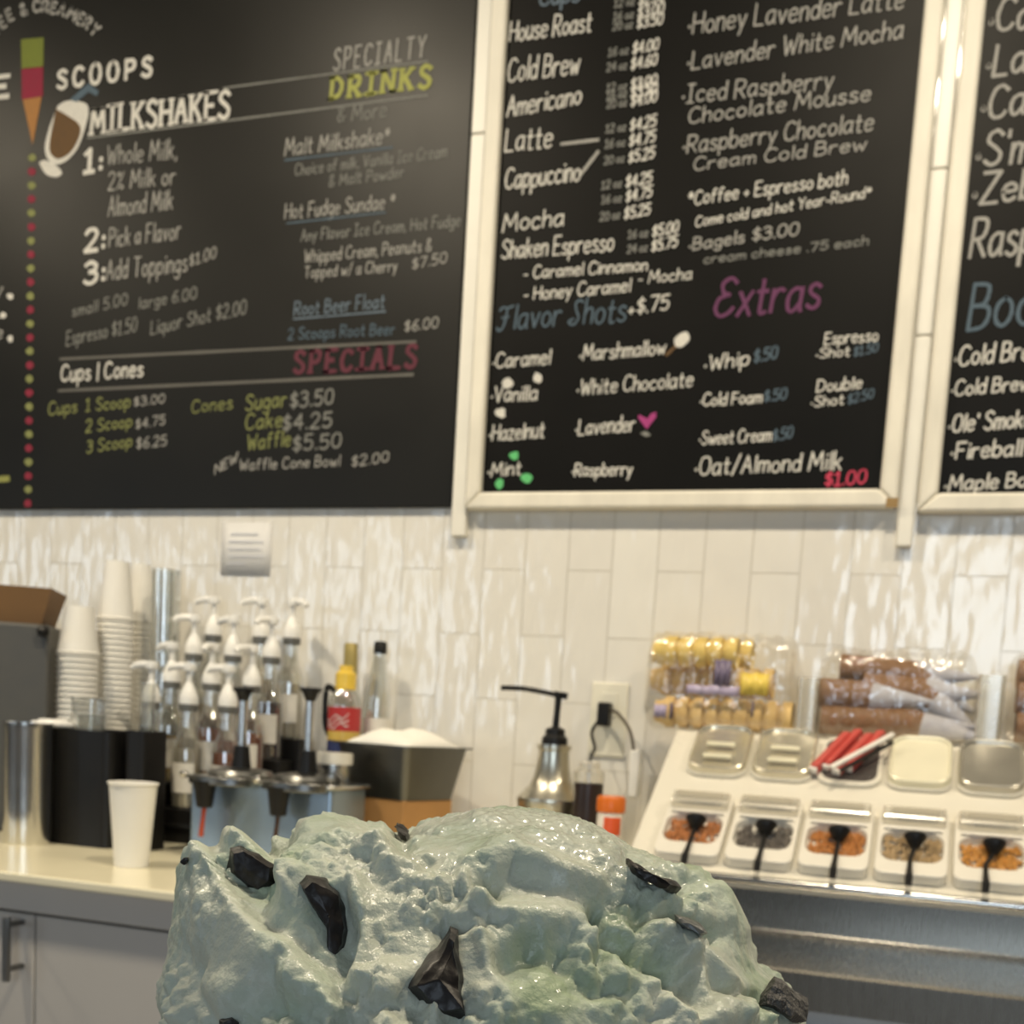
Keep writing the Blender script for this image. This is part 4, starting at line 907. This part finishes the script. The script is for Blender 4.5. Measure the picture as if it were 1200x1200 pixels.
# ------------------------------------------------------------------ packs of cones on the shelf behind the rail
SZ = 1.179
YK = [-.155, -.105, -.055]
CAKE = mat('cake_cone', (.72,.50,.20), .6, vary=.16, scale=40); CAKEY = mat('yellow_cake_cone', (.78,.58,.16), .55, vary=.14, scale=40)
SUGAR = mat('sugar_cone', (.25,.125,.05), .6, vary=.35, scale=90, bump=.5, bscale=150)
JACK = mat('cone_paper_jacket', (.52,.52,.58), .6, vary=.06)
def cake_row(rown, px0, px1, py, Y, n, material):
    a_ = at(px0, py, Y); b_ = at(px1, py, Y); L_ = b_.x-a_.x; p = L_/n; r = .0255; z = max(a_.z, SZ+r+.002)
    first = None
    for k in range(n):
        lab = f'nested cake cone, {ORD[k]} from the left in the {rown} of yellow pack'
        if first is None:
            t = thing('cake_cone', lab, 'ice cream cone', (a_.x, Y, z), group='cake cones in the ' + rown)
            prof = [(.010,0),(.0175,.001),(.0185,p*.35),(.0200,p*.45),(.0215,p*.7),(r,p*.78),(r,p*1.35),(r-.0015,p*1.42),(r-.003,p*1.35),(.018,p*.8),(.014,.004),(.010,0)]
            obj('cone_cup', MB().lathe(prof, 22, M=Matrix.Rotation(PI/2, 4, 'Y')), material, t); first = t
        else: dup(first, (a_.x+p*k, Y+random.uniform(-.001, .001), z), 0, lab)
    return z
cake_row('bottom row', 768, 922, 833, YK[0], 9, CAKE)
cake_row('middle row', 764, 900, 796, YK[1], 8, CAKE)
cake_row('top row', 766, 876, 764, YK[2], 7, CAKEY)
cake_row('second top row', 770, 858, 763, YK[0]+.008, 5, CAKEY)
def sugar_row(rown, pack, px0, px1, tip, py0, py1, Y, n, jac):
    a_ = at(px0, py0, Y); b_ = at(px1, py1, Y); tp = at(tip[0], tip[1], Y-.01)
    d = (b_-a_); p = d.length/max(n-1, 1); first = None
    ln = .115; r = .0235
    for k in range(n):
        lab = f'sugar cone, {ORD[k]} from left, {rown} of {pack}'
        pos = a_ + d*(k/max(n-1, 1)); pos.z = max(pos.z, SZ+r+.0015)
        dirv = (tp-pos) if k == n-1 else d
        yaw = math.atan2(dirv.y, dirv.x); pit = -math.atan2(dirv.z, math.hypot(dirv.x, dirv.y))
        if first is None:
            t = thing('sugar_cone', lab, 'ice cream cone', pos, group=f'sugar cones in the {rown} of the {pack}')
            M_ = Matrix.Rotation(PI/2, 4, 'Y')
            obj('cone_wafer', MB().lathe([(r-.002,.001),(r,0),(r*1.03,.006),(r*.96,.018),(.0025,ln-.004),(0,ln-.003),(0,ln-.006),(r-.004,.014),(r-.002,.001)], 22, M=M_), SUGAR, t)
            obj('paper_jacket', MB().lathe([(r*.9,.024),(r*.92,.0235),(r*.945,.026),(.003,ln),(0,ln+.001)], 22, M=M_), JACK, t); first = t; c = t
        else: c = dup(first, pos, 0, lab)
        c.rotation_euler = (0, pit if k == n-1 else 0, yaw if k == n-1 else 0)
sugar_row('bottom row', 'brown cone pack', 962, 1062, (1138, 862), 843, 848, YK[0], 9, 0)
sugar_row('middle row', 'brown cone pack', 962, 1004, (1085, 822), 812, 815, YK[0]+.006, 4, 0)
sugar_row('right middle row', 'brown cone pack', 1012, 1080, (1136, 852), 806, 812, YK[1], 6, 0)
sugar_row('top row', 'brown cone pack', 985, 1072, (1136, 832), 783, 792, YK[2], 7, 0)
sugar_row('bottom row', 'cone pack at the right edge', 1190, 1262, (1325, 862), 852, 860, YK[0], 7, 0)
sugar_row('middle row', 'cone pack at the right edge', 1191, 1262, (1325, 830), 818, 822, YK[0]+.006, 7, 0)
sugar_row('top row', 'cone pack at the right edge', 1192, 1262, (1325, 800), 790, 796, YK[2], 7, 0)
def film_bag(label, px0, px1, ptop, Ya, Yb, seed, bands=(), purple=False):
    x0 = at(px0, 830, -.13).x; x1 = at(px1, 830, -.13).x; z1 = at((px0+px1)/2, ptop, (Ya+Yb)/2).z; z0 = SZ+.0006
    t = thing('cone_bag', label, 'plastic bag', ((x0+x1)/2, (Ya+Yb)/2, z0))
    hx_, hy_, hz_ = (x1-x0)/2, (Yb-Ya)/2, (z1-z0)/2
    mb = MB(); nu, nv = 46, 26; vs = []
    for i in range(nu+1):
        u = i/nu*2-1
        pinch = 1 - .45*max(0, (abs(u)-.86)/.14)**2
        for j in range(nv):
            a_ = 2*PI*j/nv; ca, sa = math.cos(a_), math.sin(a_)
            e = .42
            yy = math.copysign(abs(ca)**e, ca); zz = math.copysign(abs(sa)**e, sa)
            nz = noise.noise(Vector((u*9+seed, ca*2.2, sa*2.2)))*.09 + noise.noise(Vector((u*26+seed, ca*6, sa*6)))*.045
            k = pinch*(1+nz) if sa > -.5 else pinch*(1-abs(nz)*.3)
            vs.append((u*hx_*(1+.02*noise.noise(Vector((sa*4, ca*4, u*3+seed)))), yy*hy_*min(k, 1.12), max(hz_+zz*hz_*k, .0004)))
    fs = [(i*nv+j, i*nv+(j+1)%nv, (i+1)*nv+(j+1)%nv, (i+1)*nv+j) for i in range(nu) for j in range(nv)]
    mb.add(vs, fs+[tuple(range(nv)), tuple(range(nu*nv+nv-1, nu*nv-1, -1))])
    bag = obj('bag_film', mb, FILM, t, sharp=3)
    for (bx0, by0, bx1, by1, m) in bands:
        p0 = at(bx0, by0, Ya-.001); p1 = at(bx1, by1, Ya-.001); nb = 8
        bm_ = MB().add([(p0.x+(p1.x-p0.x)*i/nb-(x0+x1)/2, Ya-.004-(Ya+Yb)/2-.003*math.sin(i*2.1+bx0), (p0.z if s == 0 else p1.z)-z0+.001*math.sin(i*1.7)) for s in (0, 1) for i in range(nb+1)],
                       [(i, i+1, nb+2+i, nb+1+i) for i in range(nb)])
        pr = obj('printed_band', bm_, m, t); s2 = pr.modifiers.new('s', 'SOLIDIFY'); s2.thickness = .0006
LIL = mat('lilac_print', (.42,.36,.50), .35, vary=.2); PUR = mat('purple_print', (.16,.13,.20), .35, vary=.3); YEL = mat('yellow_print', (.75,.56,.10), .35, vary=.2)
film_bag('clear wrinkled bag around the yellow cake cones', 758, 932, 745, -.190, -.022, 1.0, [(804,813,868,805,LIL),(836,803,858,774,PUR),(866,814,902,790,YEL),(766,840,782,826,LIL),(784,842,790,824,PUR),(880,840,884,822,PUR)])
film_bag('clear wrinkled bag around the brown sugar cones', 957, 1142, 764, -.190, -.022, 5.0, [])
film_bag('clear wrinkled bag at the right edge of the cone shelf', 1178, 1345, 770, -.190, -.022, 9.0, [])
def divider(label, px0, px1, py):
    x0 = at(px0, 830, -.19).x; x1 = at(px1, 830, -.19).x; h = at(px0, py, -.19).z-SZ
    t = thing('clear_canister', label, 'canister', ((x0+x1)/2, -.11, SZ+.0005))
    obj('canister_body', open_bin((x1-x0)/2*.94, .075, h, .008, .002), TUB, t)
divider('frosted upright container between the yellow and brown cone packs', 931, 958, 793)
divider('frosted upright container right of the brown cone pack', 1144, 1178, 790)
# ------------------------------------------------------------------ ice cream
DS = .160
SCN = CAM + ray(565, 1325).normalized()*0 + (ray(565, 1325)/FPX)*DS
cone = thing('ice_cream_cone', 'large scoop of mint chocolate chunk ice cream in front of the counter', 'ice cream', SCN)
wv = (CAM-SCN).normalized(); rv = (right - wv*right.dot(wv)).normalized(); uv = wv.cross(rv)
PXM = DS/FPX*.976
OUT = [(945,1205),(944,1178),(930,1160),(915,1152),(893,1135),(890,1112),(882,1090),(872,1062),(868,1045),(852,1028),(842,1030),(836,1038),(812,1016),(775,998),(745,985),(722,972),(690,958),(655,949),(610,943),(560,943),(520,949),(498,955),(486,964),(474,970),(460,960),(441,956),(420,962),(398,962),(378,960),(350,963),(338,975),(328,1000),(323,1015),(308,1004),(266,966),(259,955),(249,957),(241,967),(238,985),(228,984),(214,988),(210,1000),(206,1020),(199,1045),(196,1075),(190,1085),(184,1105),(182,1130),(184,1150),(183,1180),(192,1200),(205,1240),(200,1320),(215,1420),(260,1530),(340,1620),(450,1670),(565,1690),(680,1670),(790,1620),(870,1530),(920,1420),(940,1320),(950,1240)]
th = np.array([math.atan2(1325-y, x-565) for x, y in OUT]); rd = np.array([math.hypot(x-565, y-1325) for x, y in OUT])
o_ = np.argsort(th); th = th[o_]; rd = rd[o_]
NT = 1440; tg = np.linspace(-PI, PI, NT, endpoint=False)
rj = np.interp(tg, th, rd, period=2*PI)
def gsm(a, sig):
    k = np.fft.fftfreq(NT)*NT; s = math.radians(sig)
    return np.real(np.fft.ifft(np.fft.fft(a)*np.exp(-.5*(k*s)**2)))
rs = gsm(rj, 11); rjs = gsm(rj, .6)
bm = bmesh.new(); bmesh.ops.create_icosphere(bm, subdivisions=8, radius=1); me = bpy.data.meshes.new('mint_ice_cream')
bm.to_mesh(me); bm.free()
nv = len(me.vertices); D = np.empty(nv*3); me.vertices.foreach_get('co', D); D = D.reshape(-1, 3)   # (r, u, w)
ang = np.arctan2(D[:,1], D[:,0]); cph = np.hypot(D[:,0], D[:,1]); sph = D[:,2]
ix = (ang+PI)/(2*PI)*NT; i0_ = np.floor(ix).astype(int) % NT; fx = ix-np.floor(ix); i1_ = (i0_+1) % NT
RJ = rjs[i0_]*(1-fx)+rjs[i1_]*fx; RS = rs[i0_]*(1-fx)+rs[i1_]*fx
def sst(a, b, x): t = np.clip((x-a)/(b-a), 0, 1); return t*t*(3-2*t)
k1 = sst(.10, .30, np.abs(sph-RS/1340)); k2 = sst(.62, 1.0, np.abs(sph))
RR = (RJ*(1-k1)+RS*k1)*(1-k2)+372*k2
P = np.stack([D[:,0]*RR, D[:,1]*RR, D[:,2]*(372+ (RS-385)*.3)], 1)*PXM
Rm = np.array([[rv.x, uv.x, wv.x], [rv.y, uv.y, wv.y], [rv.z, uv.z, wv.z]]); Cw = np.array(SCN); camw = np.array(CAM); RWn = np.array(RW)
def project(P):
    W = P @ Rm.T + Cw - camw; c = W @ RWn
    return c[:,0]/c[:,2]*FPX+PPX, c[:,1]/c[:,2]*FPX+PPY, c[:,2]
px, py, _ = project(P)
front = sst(-.05, .12, sph)
nrm = P/np.linalg.norm(P, axis=1)[:, None]
def segd(pts):
    best = np.full(nv, 1e9)
    for (ax, ay), (bx_, by_) in zip(pts, pts[1:]):
        dx, dy = bx_-ax, by_-ay; t = np.clip(((px-ax)*dx+(py-ay)*dy)/(dx*dx+dy*dy+1e-9), 0, 1)
        best = np.minimum(best, np.hypot(px-ax-t*dx, py-ay-t*dy))
    return best
disp = np.zeros(nv)
# rough texture: smooth plateaus, crumbly torn patches
n1 = np.empty(nv); n2 = np.zeros(nv); n3 = np.zeros(nv); n4 = np.zeros(nv); n5 = np.empty(nv); n6 = np.zeros(nv)
vor = noise.voronoi; sn = noise.noise
for i in range(nv):
    p = Vector(P[i]); a_ = sn(p*62); n1[i] = a_; n5[i] = sn(p*70+Vector((7, 3, 1))) + .5*sn(p*160+Vector((1, 5, 2)))
    if sph[i] < -.25: continue
    wq = p + Vector((a_, sn(p*62+Vector((9, 0, 0))), sn(p*200)*.4))*.004
    n2[i] = .55-vor(wq*135)[0][0]; n3[i] = .5-vor(wq*310+Vector((3, 3, 3)))[0][0]; n4[i] = .5-vor(p*760)[0][0]; n6[i] = sn(p*1300)
rough = sst(-.38, .16, n5)
smoothtop = np.exp(-(((px-640)/150)**2 + ((py-970)/42)**2)); smoothleft = np.exp(-(((px-265)/70)**2 + ((py-1105)/75)**2))
rough = np.clip(.10+rough*1.0, 0, 1.1)*(1-.75*smoothtop)*(1-.75*smoothleft)
edge = .4+.6*sst(.03, .25, np.abs(sph-.27))
disp += edge*(n1*.0013 + n2*.0029*(.25+.75*rough) + n3*.0023*rough + n4*.00105*rough) + n6*(.00010*(.4+rough)+.00030*smoothtop)
wet = np.clip(smoothtop*1.3 + .18*(1-rough) + .35*np.exp(-(((px-380)/70)**2+((py-965)/18)**2)) + .3*np.exp(-(((px-770)/60)**2+((py-1030)/40)**2)), 0, 1)
def ridge(pts, wd, h, pw=2):
    global disp
    d = segd(pts); disp += front*h*1.15*np.exp(-(d/wd)**pw)
def gauss(x, y, r, h, ry=None):
    global disp
    disp += front*h*1.15*np.exp(-(((px-x)/r)**2+((py-y)/(ry or r))**2))
def step(pts, wd, h):
    """terrace: raised on the left of the polyline"""
    global disp
    best = np.full(nv, 1e9); sg = np.zeros(nv)
    for (ax, ay), (bx_, by_) in zip(pts, pts[1:]):
        dx, dy = bx_-ax, by_-ay; t = np.clip(((px-ax)*dx+(py-ay)*dy)/(dx*dx+dy*dy+1e-9), 0, 1)
        d = np.hypot(px-ax-t*dx, py-ay-t*dy); s = np.sign(dx*(py-ay)-dy*(px-ax)); m = d < best
        best = np.where(m, d, best); sg = np.where(m, s, sg)
    disp += front*h*1.3*np.tanh(sg*best/wd)*np.exp(-(best/(wd*7))**2)
step([(262,1030),(282,1062),(310,1092),(345,1112),(378,1150),(398,1180),(392,1215)], 7, .0013)
ridge([(262,1030),(282,1062),(310,1092),(345,1112),(378,1150),(395,1180)], 8, .0006)
ridge([(345,968),(395,972),(430,992),(460,1018)], 16, .0010); ridge([(460,1018),(500,1012),(540,1032),(562,1062)], 14, .0012)
ridge([(466,968),(474,1000),(520,1022),(575,1045)], 12, -.0018)
ridge([(545,1028),(600,1006),(650,1030),(700,1036)], 13, .0011); step([(540,1045),(600,1022),(660,1044),(715,1048)], 7, -.0009)
ridge([(580,998),(620,985),(680,1000),(730,1030)], 12, .0007); ridge([(560,962),(640,960),(700,985)], 10, .0005)
gauss(650, 1078, 55, .0022, 30); gauss(622, 1112, 22, -.0026, 20); gauss(660, 1118, 16, -.0024, 22); gauss(592, 1130, 18, -.002)
gauss(700, 1110, 26, .0012, 30); ridge([(703,1062),(708,1110),(704,1120)], 7, -.0016)
gauss(440, 1150, 40, .0018, 26); gauss(395, 1100, 22, -.0028, 46); ridge([(420,1040),(428,1090),(410,1140)], 10, .0012); gauss(345, 1060, 26, .001, 40)
ridge([(700,1075),(745,1110),(795,1150),(805,1180)], 13, -.0024); ridge([(765,1085),(800,1105),(835,1135),(868,1165)], 13, .0016)
ridge([(815,1115),(835,1150),(850,1170)], 7, -.0012); gauss(835, 1190, 48, .0022, 22); gauss(800, 1205, 30, .001)
ridge([(860,1165),(895,1172)], 10, -.0016); ridge([(735,1008),(765,1025),(795,1042)], 9, -.0026); ridge([(788,1070),(815,1082),(838,1092)], 12, -.0022)
ridge([(770,1052),(800,1062),(845,1085)], 9, .0012); ridge([(800,1015),(845,1050),(870,1090)], 12, .0007)
gauss(205, 1120, 20, -.0014, 26); ridge([(228,1130),(225,1160),(245,1185),(250,1200)], 9, -.0013); gauss(262, 1165, 30, .0009)
gauss(640, 1180, 40, .001, 30); gauss(690, 1165, 30, -.001, 16); gauss(505, 1060, 34, .0012, 24); gauss(520, 1100, 14, -.0012, 22)
ridge([(560,1090),(575,1140),(600,1180)], 9, .0009); gauss(300, 1025, 26, -.0022, 24)
P = P + nrm*disp[:, None]
me.vertices.foreach_set('co', P.ravel()); me.update()
Wl = P @ Rm.T
me.vertices.foreach_set('co', Wl.ravel()); me.update()
me.polygons.foreach_set('use_smooth', [True]*len(me.polygons))
wa = me.attributes.new('wetness', 'FLOAT', 'POINT'); wa.data.foreach_set('value', wet.astype(np.float32))

def mint():
    m = bpy.data.materials.new('mint_ice_cream'); m.use_nodes = True; t = m.node_tree; p = t.nodes['Principled BSDF']
    tcn = t.nodes.new('ShaderNodeTexCoord')
    n_ = t.nodes.new('ShaderNodeTexNoise'); n_.inputs['Scale'].default_value = 55; n_.inputs['Detail'].default_value = 4; t.links.new(tcn.outputs['Object'], n_.inputs['Vector'])
    r_ = t.nodes.new('ShaderNodeValToRGB'); e = r_.color_ramp.elements
    e[0].position = .34; e[0].color = (.27,.34,.22,1); e[1].position = .56; e[1].color = (.43,.462,.392,1)
    x = e.new(.46); x.color = (.38,.435,.36,1)
    t.links.new(n_.outputs['Fac'], r_.inputs[0]); t.links.new(r_.outputs[0], p.inputs['Base Color'])
    p.inputs['Subsurface Weight'].default_value = .22; p.inputs['Subsurface Radius'].default_value = (.8, 1.0, .85); p.inputs['Subsurface Scale'].default_value = .0016
    rn = t.nodes.new('ShaderNodeTexNoise'); rn.inputs['Scale'].default_value = 70; rn.inputs['Detail'].default_value = 3; t.links.new(tcn.outputs['Object'], rn.inputs['Vector'])
    mr = t.nodes.new('ShaderNodeMapRange'); mr.inputs['From Min'].default_value = .35; mr.inputs['From Max'].default_value = .65; mr.inputs['To Min'].default_value = .26; mr.inputs['To Max'].default_value = .6
    t.links.new(rn.outputs['Fac'], mr.inputs['Value']); t.links.new(mr.outputs[0], p.inputs['Roughness'])
    p.inputs['IOR'].default_value = 1.38; at_ = t.nodes.new('ShaderNodeAttribute'); at_.attribute_name = 'wetness'; t.links.new(at_.outputs['Fac'], p.inputs['Coat Weight']); p.inputs['Coat Roughness'].default_value = .10; p.inputs['Coat IOR'].default_value = 1.4
    b1 = t.nodes.new('ShaderNodeTexNoise'); b1.inputs['Scale'].default_value = 900; b1.inputs['Detail'].default_value = 4; t.links.new(tcn.outputs['Object'], b1.inputs['Vector'])
    bb = t.nodes.new('ShaderNodeBump'); bb.inputs['Strength'].default_value = .55; bb.inputs['Distance'].default_value = .0006
    t.links.new(b1.outputs['Fac'], bb.inputs['Height']); t.links.new(bb.outputs[0], p.inputs['Normal'])
    return m
me.materials.append(mint())
ice = bpy.data.objects.new('mint_ice_cream', me); COL.objects.link(ice); ice.parent = cone
# ---- chocolate chunks
CHOC = mat('dark_chocolate', (.009,.0068,.0063), .42, vary=.5, scale=300, spec=.35, bump=.12, bscale=300)
FROST = mat('frosted_chocolate', (.045,.043,.042), .45, vary=.8, scale=900, bump=.8, bscale=900)
GREYC = mat('creamy_chocolate', (.085,.09,.085), .4, vary=.4, scale=400)
px, py, pz = project(P)
def surf(x, y):
    m = np.hypot(px-x, py-y) < 9
    return pz[m].min() if m.any() else pz.min()+.03
def chunk(poly, m, proud, deep, label=None, crown=.0):
    proud *= .4; crown *= .5
    cxp = sum(p[0] for p in poly)/len(poly); cyp = sum(p[1] for p in poly)/len(poly)
    base = [surf(cxp+(a-cxp)*.6, cyp+(b-cyp)*.6) for a, b in poly]; zc_ = surf(cxp, cyp)
    # face plane fitted loosely to the surface
    A = np.array([[a-cxp, b-cyp, 1] for a, b in poly]); co, *_ = np.linalg.lstsq(A, np.array(base), rcond=None)
    def pt(a, b, dz):
        d = co[2] + co[0]*(a-cxp)*.6 + co[1]*(b-cyp)*.6 + dz
        return CAM + ray(a, b)/FPX*d - SCN
    n = len(poly); mb = MB()
    ring0 = [pt(cxp+(a-cxp)*1.04, cyp+(b-cyp)*1.04, 0.0016) for a, b in poly]
    ring1 = [pt(cxp+(a-cxp)*random.uniform(.66, .84), cyp+(b-cyp)*random.uniform(.66, .84), -proud*random.uniform(.8, 1.25)) for a, b in poly]
    back = [pt(cxp+(a-cxp)*.8, cyp+(b-cyp)*.8, deep) for a, b in poly]
    mid = pt(cxp+random.uniform(-5, 5), cyp+random.uniform(-5, 5), -proud-crown)
    vs = back+ring0+ring1+[mid]
    fs = [tuple(range(n-1, -1, -1))]
    for a_ in (0, n): fs += [(a_+i, a_+(i+1)%n, a_+n+(i+1)%n, a_+n+i) for i in range(n)]
    fs += [(2*n+i, 2*n+(i+1)%n, 3*n) for i in range(n)]
    o = obj('chocolate_chunk', mb.add(vs, fs), m, cone, sharp=.75)
    sb = o.modifiers.new('s', 'SUBSURF'); sb.levels = sb.render_levels = 3; sb.subdivision_type = 'SIMPLE'
    dx_ = bpy.data.textures.get('chip') or bpy.data.textures.new('chip', 'CLOUDS'); dx_.noise_scale = .004
    ds_ = o.modifiers.new('d', 'DISPLACE'); ds_.texture = dx_; ds_.strength = .0012; ds_.mid_level = .5
    if label: o['label'] = label
chunk([(270,994),(282,993),(303,1003),(323,1017),(322,1034),(305,1046),(291,1043),(283,1036),(268,1022)], CHOC, .0006, .006, None, .0006)
chunk([(351,1036),(360,1027),(382,1029),(398,1042),(407,1064),(411,1092),(404,1116),(391,1136),(386,1122),(380,1090),(366,1060)], CHOC, .0022, .006, None, .0012)
chunk([(527,1087),(536,1092),(541,1130),(546,1165),(548,1196),(520,1196),(500,1186),(478,1158),(488,1140),(513,1112)], CHOC, .0045, .008, None, .0012)
chunk([(736,1008),(742,1011),(762,1023),(790,1034),(796,1040),(788,1048),(776,1043),(752,1030),(737,1021)], CHOC, .0034, .005, None, .0006)
chunk([(792,1073),(806,1075),(826,1086),(831,1094),(822,1098),(806,1090),(794,1081)], GREYC, .0016, .004, 'grey cream coated chocolate chunk', .0007)
chunk([(893,1164),(908,1146),(922,1152),(945,1170),(944,1196),(928,1198),(905,1180),(890,1178)], FROST, .0022, .008, 'frosted dark chocolate chunk', .0006)
chunk([(462,965),(472,967),(480,974),(476,984),(468,978)], CHOC, .0004, .003)
chunk([(258,1196),(272,1190),(282,1198),(280,1215),(262,1215)], CHOC, .0006, .004)
chunk([(212,1010),(219,1006),(216,1012)], CHOC, .0002, .002)
# ---- waffle cone below the frame
top = -.022
cm = MB().lathe([(.0385,top+.006),(.0395,top+.004),(.039,top-.01),(.0205,top-.075),(.003,top-.138),(0,top-.139),(0,top-.132),(.018,top-.075),(.036,top-.01),(.0365,top+.005),(.0385,top+.006)], 40)
obj('waffle_cone', cm, mat('waffle', (.45,.25,.09), .6, vary=.3, scale=150, bump=.6, bscale=200), cone)
